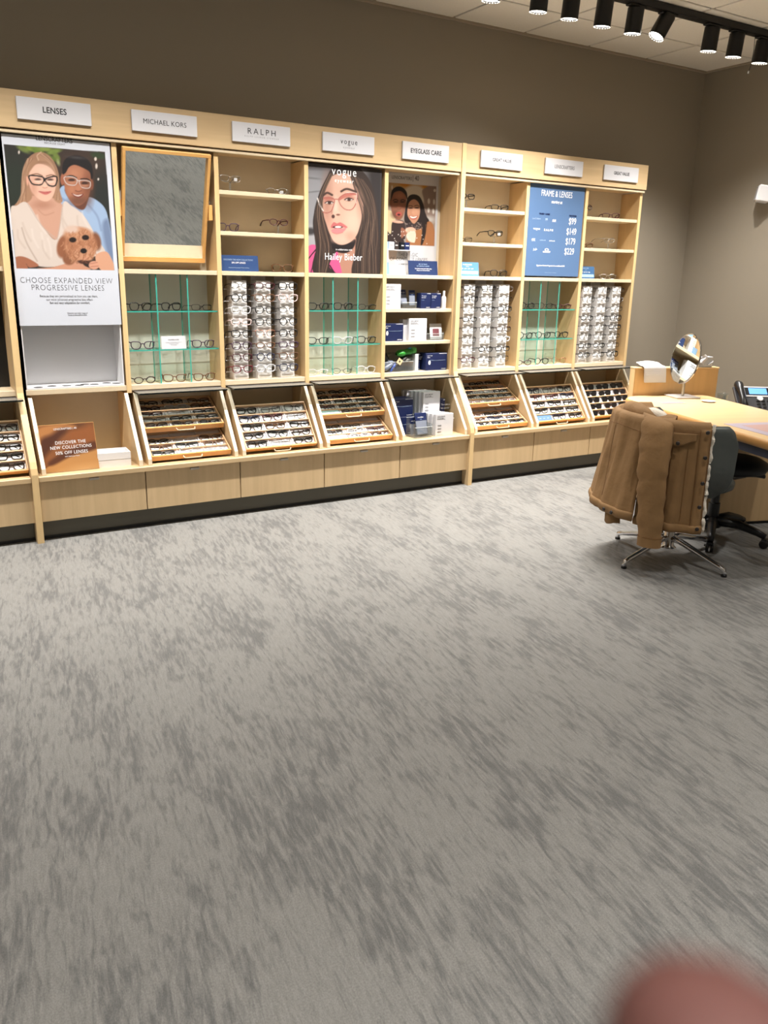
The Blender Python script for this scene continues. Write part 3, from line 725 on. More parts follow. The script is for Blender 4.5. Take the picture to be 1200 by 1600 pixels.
# ---- winter couple poster, standing against the back panel
def draw_winter(A):
    R = np.random.default_rng(9)
    quad = [(85, 225), (792, 284), (766, 1142), (52, 1112)]
    A.poly(quad, (158, 142, 130), 3, smooth=False); keep = A.C.copy(); d, ins = A.dist(quad, True)
    A.ell(430, 260, 330, 90, (190, 150, 96), 100); A.ell(340, 262, 80, 24, (192, 128, 46), 24, .15); A.ell(640, 320, 60, 40, (196, 134, 46), 24, .5); A.ell(480, 420, 170, 150, (206, 196, 180), 40)
    A.poly([(600, 330), (800, 300), (780, 760), (650, 760), (620, 500)], (142, 122, 112), 20); A.ell(660, 760, 120, 50, (196, 190, 182), 50)
    for x, y, a, b in [(686, 498, 18, 40), (760, 508, 15, 40), (682, 625, 16, 38), (750, 640, 15, 40), (770, 344, 18, 22), (92, 290, 10, 36), (96, 402, 9, 34), (92, 520, 9, 30), (160, 300, 10, 30)]: A.ell(x, y, a, b, (212, 206, 196), 8)
    A.poly([(62, 660), (140, 632), (210, 760), (140, 970), (60, 880)], (208, 192, 152), 8)
    A.poly([(52, 890), (140, 965), (170, 790), (330, 790), (350, 1000), (280, 1130), (52, 1130)], (50, 36, 34), 10)
    A.poly([(140, 480), (150, 370), (200, 325), (290, 322), (356, 385), (366, 490), (340, 640), (300, 740), (240, 762), (188, 720), (150, 620)], (138, 88, 66), 8); A.ell(140, 520, 14, 50, (128, 78, 58), 8)
    A.ell(270, 420, 60, 40, (164, 108, 82), 50, a=.7); A.ell(300, 620, 40, 60, (160, 104, 80), 50, a=.6); A.ell(200, 690, 50, 50, (96, 60, 48), 50, a=.6)
    A.poly([(142, 490), (158, 350), (222, 292), (302, 298), (368, 368), (378, 480), (350, 410), (280, 352), (192, 372), (160, 440)], (28, 22, 23), 8)
    for x, y in ((212, 508), (308, 508)): A.ell(x, y, 32, 11, (52, 32, 28), 8)
    A.line([(176, 486), (212, 470), (244, 488)], 11, (34, 22, 20), 6); A.line([(284, 488), (316, 474), (346, 492)], 11, (34, 22, 20), 6)
    A.ell(260, 585, 28, 30, (158, 100, 76), 18); A.line([(236, 606), (262, 614), (288, 604)], 6, (84, 48, 38), 6); A.ell(256, 682, 42, 32, (176, 78, 70), 10); A.ell(256, 690, 22, 14, (70, 26, 26), 6)
    A.poly([(366, 520), (400, 425), (480, 400), (560, 440), (612, 560), (642, 700), (690, 790), (640, 1010), (580, 1120), (560, 820), (400, 820), (335, 770)], (34, 26, 27), 10)
    A.poly([(400, 1142), (380, 1000), (490, 900), (560, 860), (700, 785), (762, 900), (768, 1150)], (168, 112, 72), 10)
    A.poly([(560, 620), (620, 640), (660, 760), (640, 960), (600, 1100), (570, 1110), (590, 900)], (36, 28, 28), 14)
    for k in range(10): A.line([(640+12*k, 830), (655+11*k, 960), (650+12*k, 1130)], 6, [(190, 134, 92), (134, 84, 54)][k % 2], 10, a=.6)
    A.ell(470, 850, 120, 60, (58, 48, 48), 16)
    for k in range(60): x, y = R.uniform(370, 590), R.uniform(805, 905); A.ell(x, y, 8, 6, [(190, 176, 166), (40, 32, 32), (120, 100, 92)][k % 3], 6, a=.8)
    A.poly([(384, 590), (410, 505), (480, 470), (546, 530), (561, 640), (536, 752), (470, 818), (414, 762), (380, 690)], (200, 146, 116), 8); A.ell(500, 640, 40, 60, (218, 166, 136), 50, a=.7)
    for x, y in ((424, 596), (514, 592)): A.ell(x, y, 32, 9, (56, 34, 30), 7); A.line([(x-32, y-26), (x, y-36), (x+32, y-24)], 8, (54, 36, 32), 6)
    A.ell(462, 655, 20, 24, (214, 160, 130), 14); A.poly([(404, 700), (464, 714), (528, 702), (500, 752), (430, 752)], (176, 84, 78), 6); A.poly([(414, 708), (464, 720), (518, 710), (490, 738), (436, 738)], (244, 238, 230), 5)
    A.ell(240, 792, 84, 20, (216, 168, 144), 8, .1); A.poly([(290, 880), (340, 900), (380, 960), (330, 1000), (290, 1020)], (150, 96, 74), 10); A.ell(424, 912, 76, 44, (224, 180, 156), 10)
    A.poly([(372, 960), (490, 930), (484, 1080), (390, 1060)], (218, 208, 188), 8)
    for k in range(26): A.ell(R.uniform(70, 700), R.uniform(900, 1130), 7, 7, (226, 220, 214), 5)
    A.C = np.where(ins[:, None], A.C, keep)
    A.poly([(88, 1165), (238, 1170), (205, 1415), (76, 1400)], (222, 206, 200), 3, smooth=False)
PYW = 0.188
pw = thing('winter_couple_poster', 'white poster of a winter couple blowing kisses, standing on a shelf', 'poster', (2.742, PYW, ZM))
MB().box(-0.226, 0.226, 0.0, 0.004, 0, 0.69).build('board', M_sign, pw)
print_sheet('print', pw, 0.452, 0.69, 0.0036, lambda x, z: np.stack([x+2.742, np.full_like(x, PYW), z+ZM], -1), (595, 260, 9.145), (214, 216, 222), draw_winter)
zC_ = (595, 260, 9.145)
for s, cx, cy, size, m, sx, sp in [('LENSCRAFTERS', 300, 166, 0.031, M_ink, .80, 1.0), ('| 40', 498, 172, 0.046, M_ink, .8, 1.0), ('THE MAGIC', 390, 1264, 0.036, M_inkg, .84, 1.1), ('OF CONTACT LENSES', 400, 1330, 0.036, M_inkg, .84, 1.1), ('A WIDE RANGE OF LENSES', 400, 1400, 0.016, M_ink, .9, 1.0)]:
    ptext(pw, 2.742, PYW, ZM, zC_, s, cx, cy, size, m, sx, sp)

# ---- blue price board
PB = 0.004
M_blueb = mat('slate_blue_board', (84, 112, 150), 0.45)
pb = thing('price_board', 'slate blue price board headed FRAME and LENSES', 'sign', (3.952, PB, 1.526))
MB().box(-0.278, 0.278, 0.0, 0.006, 0, 0.684, b=0.001).build('board', M_blueb, pb)
zD = (818, 280, 10.32)
for s, cx, cy, size, m, sx, sp, bo in [('FRAME & LENSES', 540, 245, 0.062, M_wink, .68, 1.02, 0), ('starting at', 537, 372, 0.030, M_wink, .9, 1.0, .0006), ('FRAMES + LENSES', 340, 562, 0.016, M_navy, .85, 1.0, .0008), ('PRICE FROM', 795, 595, 0.016, M_navy, .85, 1.0, .0008),
        ('$99', 788, 685, 0.070, M_wink, .74, 1.0, 0), ('$149', 770, 850, 0.070, M_wink, .74, 1.0, 0), ('$179', 755, 1010, 0.070, M_wink, .74, 1.0, 0), ('$229', 735, 1170, 0.070, M_wink, .74, 1.0, 0),
        ('LensCrafters', 208, 634, 0.019, M_wink2, .85, 1.0, 0), ('A|X', 372, 642, 0.020, M_wink2, 1, 1.2, 0), ('Ray', 495, 662, 0.022, M_wink, 1, 1.0, .0008), ('vogue', 212, 796, 0.027, M_wink, .9, 1.2, 0), ('RALPH', 402, 822, 0.021, M_wink, 1.1, 1.5, .0006),
        ('PRADA', 160, 968, 0.021, M_wink, .9, 1.0, 0), ('EMPORIO', 312, 984, 0.012, M_wink2, 1.1, 1.3, 0), ('VERSACE', 462, 995, 0.014, M_wink, 1.1, 1.3, .0004), ('OAKLEY', 370, 1174, 0.015, M_wink, 1.25, 1.1, .0006),
        ('Upgrade to Premium Progressive for an additional $100', 435, 1396, 0.0165, M_wink, .78, 1.0, .0002)]:
    if s in ('A|X', 'Ray', 'PRADA', 'EMPORIO', 'VERSACE'):
        # small marks on the board that cannot be read: drawn as short bars with an underline
        x, z = onplane(cx/zD[2]+zD[0], cy/zD[2]+zD[1], PB)
        w = {'A|X': .012, 'Ray': .018, 'PRADA': .017, 'EMPORIO': .03, 'VERSACE': .03}[s]; hh = .003 if s in ('EMPORIO', 'VERSACE') else .0065
        mk = MB()
        for q in range(4): mk.box(x-3.952-w+q*w*0.5, x-3.952-w+q*w*0.5+w*0.36, -0.0010, -0.0002, z-1.526-hh, z-1.526+hh*(1 if q % 2 else .6))
        if hh > .004: mk.box(x-3.952-w*1.2, x-3.952+w*1.2, -0.0010, -0.0002, z-1.526-hh-.006, z-1.526-hh-.0045)
        mk.build('brand_mark', m, pb); continue
    ptext(pb, 3.952, PB, 1.526, zD, s, cx, cy, size, m, sx, sp, bo)
# slanted script mark and ring-shaped logo
x, z = onplane(190/zD[2]+zD[0], 1140/zD[2]+zD[1], PB); x -= 3.952; z -= 1.526
MB().tube([(x-.022, -.001, z-.008), (x-.016, -.001, z+.012), (x-.008, -.001, z+.004), (x-.012, -.001, z-.004), (x-.002, -.001, z-.006), (x+.004, -.001, z+.014), (x+.010, -.001, z+.004), (x+.004, -.001, z-.001), (x+.018, -.001, z+.006)], 0.0014, 4).build('script_mark', M_wink, pb)
x, z = onplane(372/zD[2]+zD[0], 1138/zD[2]+zD[1], PB); x -= 3.952; z -= 1.526
rg = MB()
def ringf(u, v): q = 2*math.pi*u; k = 1.0 if v > .5 else .62; return (x+.021*k*math.cos(q)*(1 if k == 1 else 1.05), -.001, z+.0105*(k if k == 1 else .55)*math.sin(q))
rg.grid(28, 2, ringf, wrapu=True).build('ring_mark', M_wink, pb)
for yy in (1510,):
    x, z = onplane(435/zD[2]+zD[0], yy/zD[2]+zD[1], PB); MB().box(x-3.952-.06, x-3.952+.06, -.0009, -.0002, z-1.526, z-1.526+.0018).build('rule_line', M_wink2, pb)
# ------------------------------------------------------------------ eyeglasses
GK = 1.06
SHAPES = {'rectangular': (0.054, 0.033, 4.0, 0.0), 'square': (0.052, 0.042, 3.2, 0.0), 'round': (0.047, 0.045, 2.0, 0.0),
          'cat-eye': (0.055, 0.041, 2.7, 0.006), 'oval': (0.052, 0.034, 2.2, 0.0)}
COLS = {'black': ((12, 12, 13), .3, 0, 1), 'dark brown': ((52, 34, 26), .3, 0, 1), 'burgundy': ((66, 22, 30), .3, 0, 1), 'red': ((98, 22, 30), .3, 0, 1), 'navy': ((24, 30, 58), .3, 0, 1),
        'purple': ((62, 40, 62), .3, 0, 1), 'clear': ((196, 196, 198), .2, 0, 1), 'pink': ((206, 182, 178), .25, 0, 1), 'gold': ((170, 126, 70), .3, 1, .55), 'silver': ((180, 180, 184), .3, 1, .5),
        'gunmetal': ((56, 54, 54), .35, 1, .55), 'tortoise': ((96, 62, 36), .3, 0, 1), 'rose gold': ((200, 140, 116), .3, 1, .6)}
M_lensc = glassy('spectacle_lens', (246, 248, 248), 0.06)
M_sun = mat('sunglass_lens', (26, 24, 26), 0.08, spec=0.6)
def outline(shape, side, n=22):
    w, h, p, sk = SHAPES[shape]; pts = []
    for k in range(n):
        q = 2*math.pi*k/n; c, s = math.cos(q), math.sin(q)
        x = w/2*math.copysign(abs(c)**(2/p), c); z = h/2*math.copysign(abs(s)**(2/p), s)
        if z < 0: x *= 1-0.16*abs(z)/(h/2)
        if sk and z > 0 and x > 0: z += sk*(x/(w/2))**2
        pts.append((side*(x+w/2+0.0095)*GK, 0.0, z*GK))
    return pts
def tortoise_mat(c):
    rgb, rough, me_, _ = COLS[c]
    return mat('frame_'+c.replace(' ', '_').replace('-', '_'), rgb, rough, metal=me_, noise=(160, 0.6) if c == 'tortoise' else None)
GM = {}
def gmeshes(shape, color, folded, sun):
    key = (shape, color, folded, sun)
    if key in GM: return GM[key]
    w, h, p, sk = SHAPES[shape]; m = tortoise_mat(color); k = COLS[color][3]; r = 0.0031*k
    if sun: r = 0.0034
    f = MB()
    for s in (-1, 1): f.tube(outline(shape, s), r, 5, closed=True, upv=(0, 1, 0))
    g = 0.0095*GK
    f.tube([(-g, 0, h*.12), (-g*.5, -0.001, h*.24), (g*.5, -0.001, h*.24), (g, 0, h*.12)], r*1.05, 5)
    for s in (-1, 1): f.tube([(s*(w+0.0085)*GK, 0, h*.28*GK+sk*.6), (s*(w+0.0135)*GK, 0.004, h*.30*GK+sk*.6)], r*1.15, 5)
    front = f.mesh('frame_front', m, True)
    tm = []
    hx = (w+0.0135)*GK; hz = h*.30*GK+sk*.6
    for s in (-1, 1):
        t = MB()
        if folded:
            yb = 0.006 if s < 0 else 0.010
            t.tube([(s*hx, 0.004, hz), (s*hx*.6, yb, hz*.9), (-s*hx*.45, yb+.002, hz*.55), (-s*hx*.75, yb+.002, -h*.25)], [r*1.2, r*1.2, r, r*1.3], 5)
        else:
            t.tube([(s*hx, 0.004, hz), (s*(hx+.001), 0.05, hz), (s*(hx-.002), 0.096, hz-.002), (s*(hx-.005), 0.122, hz-.014), (s*(hx-.008), 0.142, -h*.5*GK)], [r*1.25, r*1.15, r, r*1.2, r*1.2], 5)
        tm.append(t.mesh('temple', m, True))
    lm = []
    for s in (-1, 1):
        o = outline(shape, s); L = MB(); cx = sum(q[0] for q in o)/len(o)
        n = len(o); L.add([(cx, -0.0006, 0)]+o, [(0, 1+i, 1+(i+1) % n) for i in range(n)])
        lm.append(L.mesh('lens', M_sun if sun else M_lensc, True))
    GM[key] = (front, tm, lm, h*GK/2+r)
    return GM[key]
NG = [0]
ORD = ['first', 'second', 'third', 'fourth', 'fifth', 'sixth', 'seventh', 'eighth']
def glasses(shape, color, loc, rot, label, group, folded=False, sun=False, lift=True):
    fr, tm, lm, hh = gmeshes(shape, color, folded, sun)
    t = thing('sunglasses' if sun else 'eyeglasses', label, 'sunglasses' if sun else 'glasses', loc, rot, group)
    off = (0, 0, hh if lift else 0)
    link('frame_front', fr, t, off)
    for q in tm: link('temple', q, t, off)
    for q in lm: link('lens', q, t, off)
    NG[0] += 1
    return t
BAYN = {-1: 'far left bay', 0: 'couple-and-dog poster bay', 1: 'tilted mirror bay', 2: 'bay right of the mirror', 3: 'portrait poster bay', 4: 'care kit bay', 5: 'bay beside the tall divider', 6: 'blue price board bay', 7: 'far right bay'}

# ------------------------------------------------------------------ white face columns with glasses
TW = 0.098; TH = 0.60
def tower_mesh():
    nx, per, rows = 17, 12, 8; nz = per*rows+1
    def fn(u, v):
        x = (u-.5)*TW; z = TH*(1-v)
        s = (v*rows) % 1.0
        if v >= 0.9999: s = 1.0
        xa = abs(x)/(TW/2)
        edge = 1-xa**6
        d = 0.0065*s*edge
        d += 0.015*math.exp(-(x/0.010)**2)*max(0, math.sin(math.pi*min(1, max(0, (s-.10)/.72))))*(0.35+.65*s)
        d += 0.007*math.exp(-((abs(x)-.026)/.013)**2)*math.exp(-((s-.78)/.16)**2)
        d -= 0.006*math.exp(-((abs(x)-.026)/.014)**2)*math.exp(-((s-.35)/.2)**2)
        return (x, -0.03-d, z)
    m = MB(); m.grid(nx, nz, fn)
    # sides and back
    b = len(m.v)
    L = [fn(0, j/(nz-1)) for j in range(nz)]; Rr = [fn(1, j/(nz-1)) for j in range(nz)]
    for P in (L, Rr):
        vs = P+[(p[0], 0.05, p[2]) for p in P]
        m.add(vs, [(j, j+1, nz+j+1, nz+j) for j in range(nz-1)])
    T = [fn(i/(nx-1), 0) for i in range(nx)]
    m.add(T+[(p[0], 0.05, p[2]) for p in T], [(i, i+1, nx+i+1, nx+i) for i in range(nx-1)])
    return m.mesh('face_form', M_tower, 45)
TOWER = tower_mesh()
TPL = MB().box(-TW/2, TW/2, -0.032, 0.05, 0, 0.024).mesh('plinth', M_tower)
TBACK = MB().box(-TW/2, TW/2, 0.05, 0.062, 0, 0.652).mesh('backing_strip', M_tower)
PIN = MB().tube([(-TW/2-0.034, 0.03, 0), (-TW/2, 0.03, 0)], 0.0026, 6).mesh('locking_pin', M_sign)
TCOL = {2: [['gunmetal', 'black', 'clear', 'pink', 'black', 'purple', 'burgundy', 'red'], ['burgundy', 'tortoise', 'black', 'black', 'rose gold', 'tortoise', 'navy', 'clear'], ['black', 'pink', 'gunmetal', 'black', 'black', 'purple', 'tortoise', 'navy']],
        5: [['black', 'black', 'gunmetal', 'black', 'gunmetal', 'gunmetal', 'silver', 'burgundy'], ['black', 'gunmetal', 'black', 'silver', 'gunmetal', 'silver', 'black', 'gunmetal'], ['silver', 'gunmetal', 'black', 'gunmetal', 'dark brown', 'clear', 'black', 'gunmetal']],
        7: [['gunmetal', 'gunmetal', 'gunmetal', 'black', 'gunmetal', 'gunmetal', 'black', 'black'], ['gunmetal', 'gunmetal', 'silver', 'gunmetal', 'gunmetal', 'gunmetal', 'black', 'gunmetal'], ['gunmetal', 'silver', 'gunmetal', 'black', 'black', 'gunmetal', 'gunmetal', 'black']]}
TSH = ['square', 'cat-eye', 'oval', 'round', 'square', 'rectangular', 'cat-eye', 'square']
for b in (2, 5, 7):
    for c in range(3):
        x = bay_x(b)+0.148+0.165*c+(0 if b == 2 else -0.02)
        pos = ('left', 'middle', 'right')[c]
        t = thing('frame_display_column', '%s white face column of eyeglasses, %s' % (pos, BAYN[b]), 'display column', (x, 0.052, ZLOW+0.001), group='white face columns')
        link('face_form', TOWER, t, (0, 0, .024)); link('backing_strip', TBACK, t); link('plinth', TPL, t)
        for k in range(8): link('locking_pin', PIN, t, (0, 0, TH+.024-0.075*k-0.055))
        for k in range(8):
            col = TCOL[b][c][k]
            sh = TSH[(k+3*c+b) % 8] if b == 2 else ['rectangular', 'square', 'rectangular', 'oval'][(k+c) % 4]
            z = ZLOW+TH+.024-0.075*k-0.030
            glasses(sh, col, (x, 0.052-0.048, z), (-0.10, 0, random.uniform(-.03, .03)),
                    '%s %s eyeglasses, %s from top, %s white column, %s' % (col, sh, ORD[k], pos, BAYN[b]), 'eyeglasses on the white face columns', lift=False)

# ------------------------------------------------------------------ glass partition shelving with glasses
def pane(name, parent, x0, x1, y0, y1, z0, z1, thin):
    m = MB(); vs = [(x, y, z) for x in (x0, x1) for y in (y0, y1) for z in (z0, z1)]
    quads = {'x': [(0, 1, 3, 2), (4, 6, 7, 5)], 'y': [(0, 4, 5, 1), (2, 3, 7, 6)], 'z': [(0, 2, 6, 4), (1, 5, 7, 3)]}
    for a, q in quads.items(): m.add(vs, q, 0 if a == thin else 1)
    return m.build(name, [M_glass, M_gedge], parent)
GSH = {1: [[('square', 'black'), ('square', 'black'), ('rectangular', 'gunmetal')], [('cat-eye', 'purple'), None, ('cat-eye', 'purple')], [('oval', 'dark brown'), ('cat-eye', 'tortoise'), ('cat-eye', 'tortoise')]],
       3: [[('cat-eye', 'black'), ('square', 'black'), ('oval', 'gunmetal')], [('cat-eye', 'black'), ('cat-eye', 'clear'), ('square', 'black')], [('oval', 'clear'), ('oval', 'gunmetal'), ('square', 'clear')]],
       6: [[('round', 'black'), ('round', 'gunmetal'), ('oval', 'burgundy')], [('round', 'black'), ('round', 'black'), ('round', 'black')], [('oval', 'burgundy'), ('round', 'black'), ('round', 'rose gold')]]}
for b in (1, 3, 6):
    x0 = bay_x(b); L, Rr = x0+0.028, x0+0.596
    t = thing('glass_partition', 'teal-edged glass shelf grid in the %s' % BAYN[b], 'glass shelving', (0, 0, ZLOW))
    xs_ = (x0+0.215, x0+0.408)
    for k, x in enumerate(xs_): pane('upright_pane', t, x-0.004, x+0.004, 0.012, 0.15, 0.0, ZM-0.027-ZLOW, 'x')
    for z in (1.272, 1.042):
        for a, c in ((L, xs_[0]-.0042), (xs_[0]+.0042, xs_[1]-.0042), (xs_[1]+.0042, Rr)):
            pane('glass_shelf', t, a, c, 0.014, 0.15, z-0.0075-ZLOW, z-ZLOW, 'z')
    for r, z in enumerate((1.2722, 1.0422, ZLOW+0.0005)):
        for c in range(3):
            g = GSH[b][r][c]
            if g is None: continue
            cx = (x0+0.122, x0+0.312, x0+0.504)[c]
            rz = random.uniform(-.25, .25) if b == 1 else random.uniform(0.15, .5)
            glasses(g[0], g[1], (cx, 0.045+abs(rz)*.03, z), (0, 0, -rz if b != 1 else rz), '%s %s eyeglasses, %s of the %s glass row, %s' % (g[1], g[0], ('left', 'middle', 'right')[c], ('top', 'middle', 'bottom')[r], BAYN[b]), 'eyeglasses on the glass shelves')
cd_ = thing('info_card', 'small white printed card on the middle glass shelf', 'card', (0.6+0.312, 0.03, 1.0425), (-0.12, 0, 0))
MB().box(-0.078, 0.078, 0, 0.002, 0, 0.078).build('card', M_sign, cd_)
text('MICHAEL KORS', cd_, 0, 0.055, 0.010, M_inkg, y=-0.001)
for k in range(3): text(['Purchase any frame today and save on', 'a second pair of lenses', 'Ask for details'][k], cd_, 0, 0.040-0.008*k, 0.0065, M_inkl, y=-0.001)

# ------------------------------------------------------------------ sloped trays
def tray(x0, yf, zf, ang, rows, width, label, pitch=0.0615, cols=3, group='maple eyeglass trays'):
    """front top edge at (yf, zf); local frame: x along the wall, Y up the slope, Z out of the liner"""
    t = thing('eyeglass_tray', label, 'tray', (x0+width/2, yf, zf), (ang, 0, 0), group)
    Ln = rows*pitch; w = width/2; D = 0.026
    MB().box(-w+.008, w-.008, 0.004, Ln, -D, -D+0.006).build('liner', M_liner, t)
    MB().box(-w, w, -0.008, 0.004, -D-0.010, 0.0, b=0.0015).build('front_rail', M_tray, t)
    MB().box(-w, w, Ln, Ln+0.010, -D, 0.0, b=0.001).build('back_rail', M_pale, t)
    for s in (-1, 1): MB().box(s*w-(0.008 if s > 0 else 0), s*w+(0 if s > 0 else 0.008), 0.004, Ln, -D, 0.0, b=0.001).build('side_rail', M_pale, t)
    for k in range(1, rows): MB().box(-w+.008, w-.008, k*pitch-0.004, k*pitch+0.004, -D+.006, -0.004, b=0.001).build('row_bar', M_pale, t)
    for k in range(rows):
        for c in range(1, cols): MB().box(-w+c*width/cols-.0015, -w+c*width/cols+.0015, k*pitch+.012, (k+1)*pitch-.010, -D+.006, -0.008).build('clip', M_sign, t)
    hd = MB().tube([(-0.06, -0.008, -0.012), (-0.055, -0.026, -0.014), (-0.045, -0.030, -0.014), (0.045, -0.030, -0.014), (0.055, -0.026, -0.014), (0.06, -0.008, -0.012)], 0.0035, 6)
    hd.build('handle', M_cream, t, smooth=True)
    return t
TP = ['black', 'black', 'gunmetal', 'navy', 'dark brown', 'black', 'clear', 'tortoise', 'black', 'pink', 'silver', 'burgundy', 'black', 'black']
def fill(b, which, x0, yf, zf, ang, rows, width, pitch=0.0615, sun=False, skip=(), pal=None, cmin=0):
    ca, sa = math.cos(ang), math.sin(ang)
    for k in range(rows):
        for c in range(cmin, 3):
            if (k, c) in skip: continue
            Y = (k+.5)*pitch+random.uniform(-.003, .003); Z = -0.0125
            x = x0+(c+.5)*width/3+random.uniform(-.004, .004)
            y = yf+Y*ca-Z*sa; z = zf+Y*sa+Z*ca
            col = random.choice(pal or TP); sh = random.choice(['rectangular', 'oval', 'square', 'cat-eye', 'rectangular'])
            if sun: col = random.choice(['black', 'black', 'dark brown']); sh = random.choice(['square', 'cat-eye', 'rectangular'])
            row = ORD[rows-1-k] if which != 'upper' else ORD[rows-1-k]
            lab = '%s %s folded %s, %s row %s, %s tray, %s' % (col, sh, 'sunglasses' if sun else 'glasses', row, ('left', 'middle', 'right')[c], which, BAYN[b])
            t = glasses(sh, col, (x, y, z), (ang-math.pi/2+math.pi*0.5-0.0, 0, random.uniform(-.05, .05)), lab, 'folded glasses in the trays', folded=True, sun=sun, lift=False)
            # lay the pair on the liner, lenses facing out of the tray
            t.rotation_euler = (Matrix.Rotation(ang, 3, 'X') @ Matrix.Rotation(random.uniform(-.06, .06), 3, 'Z') @ Matrix.Rotation(-math.pi/2+0.32, 3, 'X')).to_euler()
    return
A1 = math.radians(51.5); A2 = math.radians(27)
W_ = 0.506
def single(b, sun=False, skip=(), cmin=0):
    x0 = bay_x(b)+0.064
    tray(x0, -0.236, 0.427, A1, 5, W_, 'large sloped maple tray of %s, %s' % ('sunglasses' if sun else 'eyeglasses', BAYN[b]))
    fill(b, 'large', x0, -0.236, 0.427, A1, 5, W_, sun=sun, skip=skip, cmin=cmin)
def double(b, skipu=(), skipl=()):
    x0 = bay_x(b)+0.064
    tray(x0, -0.105, 0.585, A2, 5, W_, 'upper pulled-out maple tray of eyeglasses, %s' % BAYN[b], pitch=0.058)
    fill(b, 'upper', x0, -0.105, 0.585, A2, 5, W_, pitch=0.058, skip=skipu)
    tray(x0, -0.222, 0.432, A2, 5, W_, 'lower pulled-out maple tray of eyeglasses, %s' % BAYN[b], pitch=0.058)
    fill(b, 'lower', x0, -0.222, 0.432, A2, 3, W_, pitch=0.058, skip=skipl)
single(-1, cmin=1); single(2); single(6, skip=((0, 0),)); single(7, sun=True)
double(1); double(3, ((0, 0),), ((0, 0),)); double(5)
def tray_card(b, yf, zf, ang, label, rgb, word):
    ca, sa = math.cos(ang), math.sin(ang); Y, Z = 0.031, -0.012
    t = thing('tray_card', label, 'card', (bay_x(b)+0.064+W_/6, yf+Y*ca-Z*sa, zf+Y*sa+Z*ca), (ang, 0, 0))
    MB().box(-0.075, 0.075, -0.024, 0.024, -0.002, 0.002).build('card', mat('card_%d_%d' % (b, rgb[0]), rgb, .5), t)
    if word: text(word, t, 0, 0, 0.026, M_inkl, rot=(0, 0, 0), loc=(0, 0, 0.0025), space=1.3)
    else:
        for k in range(3): MB().box(-0.05+0.04*k, -0.03+0.04*k, -0.006, 0.0, 0.002, 0.0025).build('printed_mark', M_wink2, t)
tray_card(3, -0.105, 0.585, A2, 'pale aqua card lying in the upper tray', (176, 212, 210), 'vogue')
tray_card(3, -0.222, 0.432, A2, 'pale grey-blue card lying in the lower tray', (196, 208, 216), 'vogue')
tray_card(6, -0.236, 0.427, A1, 'slate blue card lying in the large tray', (92, 126, 164), '')

# ------------------------------------------------------------------ glasses and placards on the upper shelves
def riser(x, y, z, h, label):
    t = thing('acrylic_riser', label, 'stand', (x, y, z), group='clear acrylic risers')
    MB().box(-.02, .02, -.012, .012, 0, .003).build('foot', M_acry, t)
    MB().box(-.006, .006, -.002, .002, .003, h-.004).build('post', M_acry, t)
    MB().box(-.035, .035, -.006, .006, h-.004, h).build('rest', M_acry, t)
def placard(x, y, z, w, h, m, label, lines, base=None):
    t = thing('shelf_placard', label, 'placard', (x, y, z), (-0.14, 0, 0))
    MB().box(-w/2, w/2, 0, 0.003, 0, h, b=0.0006).build('face', m, t)
    MB().prism([(0.003, 0), (0.045, 0.006), (0.045, 0.009), (0.003, h*.9)][0:4], 0, -w/2+.01, -w/2+.013).build('easel', M_acry, t)
    for s, dx, dz, size, mm, sx in lines: text(s, t, dx, dz, size, mm, y=-0.0008, sx=sx)
    if base: MB().box(-w/2+.006, w/2-.006, -0.0006, 0, base[0], base[1]).build('pale_band', mat('pale_blue_band', (146, 184, 214), .5), t)
    return t
M_plb = mat('placard_blue', (40, 66, 112), .4); M_plc = mat('placard_mid_blue', (86, 132, 178), .4); M_pld = mat('placard_dark_blue', (60, 96, 136), .4)
placard(1.36, 0.045, ZM, 0.268, 0.098, M_plb, 'navy placard on the shelf right of the mirror', [('DISCOVER THE NEW COLLECTIONS', 0, 0.070, 0.0135, M_wink2, .9), ('50% OFF LENSES', 0, 0.052, 0.0145, M_wink, .9), ('Second pair with purchase of frames and lenses', 0, 0.022, 0.008, M_wink2, .9)])
placard(3.158, 0.04, ZM, 0.208, 0.100, M_plc, 'light blue placard on the shelf beside the tall divider', [('FRAME & LENSES', 0, 0.082, 0.014, M_wink, .8), ('starting at', 0, 0.069, 0.008, M_wink, .9), ('$99   $149   $179   $229', 0, 0.053, 0.012, M_wink, .9)], (0.014, 0.038))
placard(4.354, 0.04, ZM, 0.190, 0.096, M_pld, 'teal blue placard on the shelf of the far right bay', [('FRAME & LENSES', 0, 0.080, 0.011, M_wink2, .8), ('starting at', 0, 0.068, 0.007, M_wink2, .9), ('$99   $149   $179   $229', 0, 0.050, 0.010, M_wink, .9)], (0.012, 0.034))
placard(2.772, 0.055, ZM, 0.252, 0.100, mat('placard_deep_navy', (26, 44, 84), .4), 'deep navy placard in front of the winter couple poster', [('SEE THE MAGIC', 0, 0.076, 0.012, M_wink2, .9), ('OF CONTACT LENSES', 0, 0.062, 0.012, M_wink2, .9), ('Ask us about contact lens brands today', 0, 0.045, 0.010, M_wink, .9), ('Bring in your valid prescription', 0, 0.033, 0.010, M_wink, .9)])
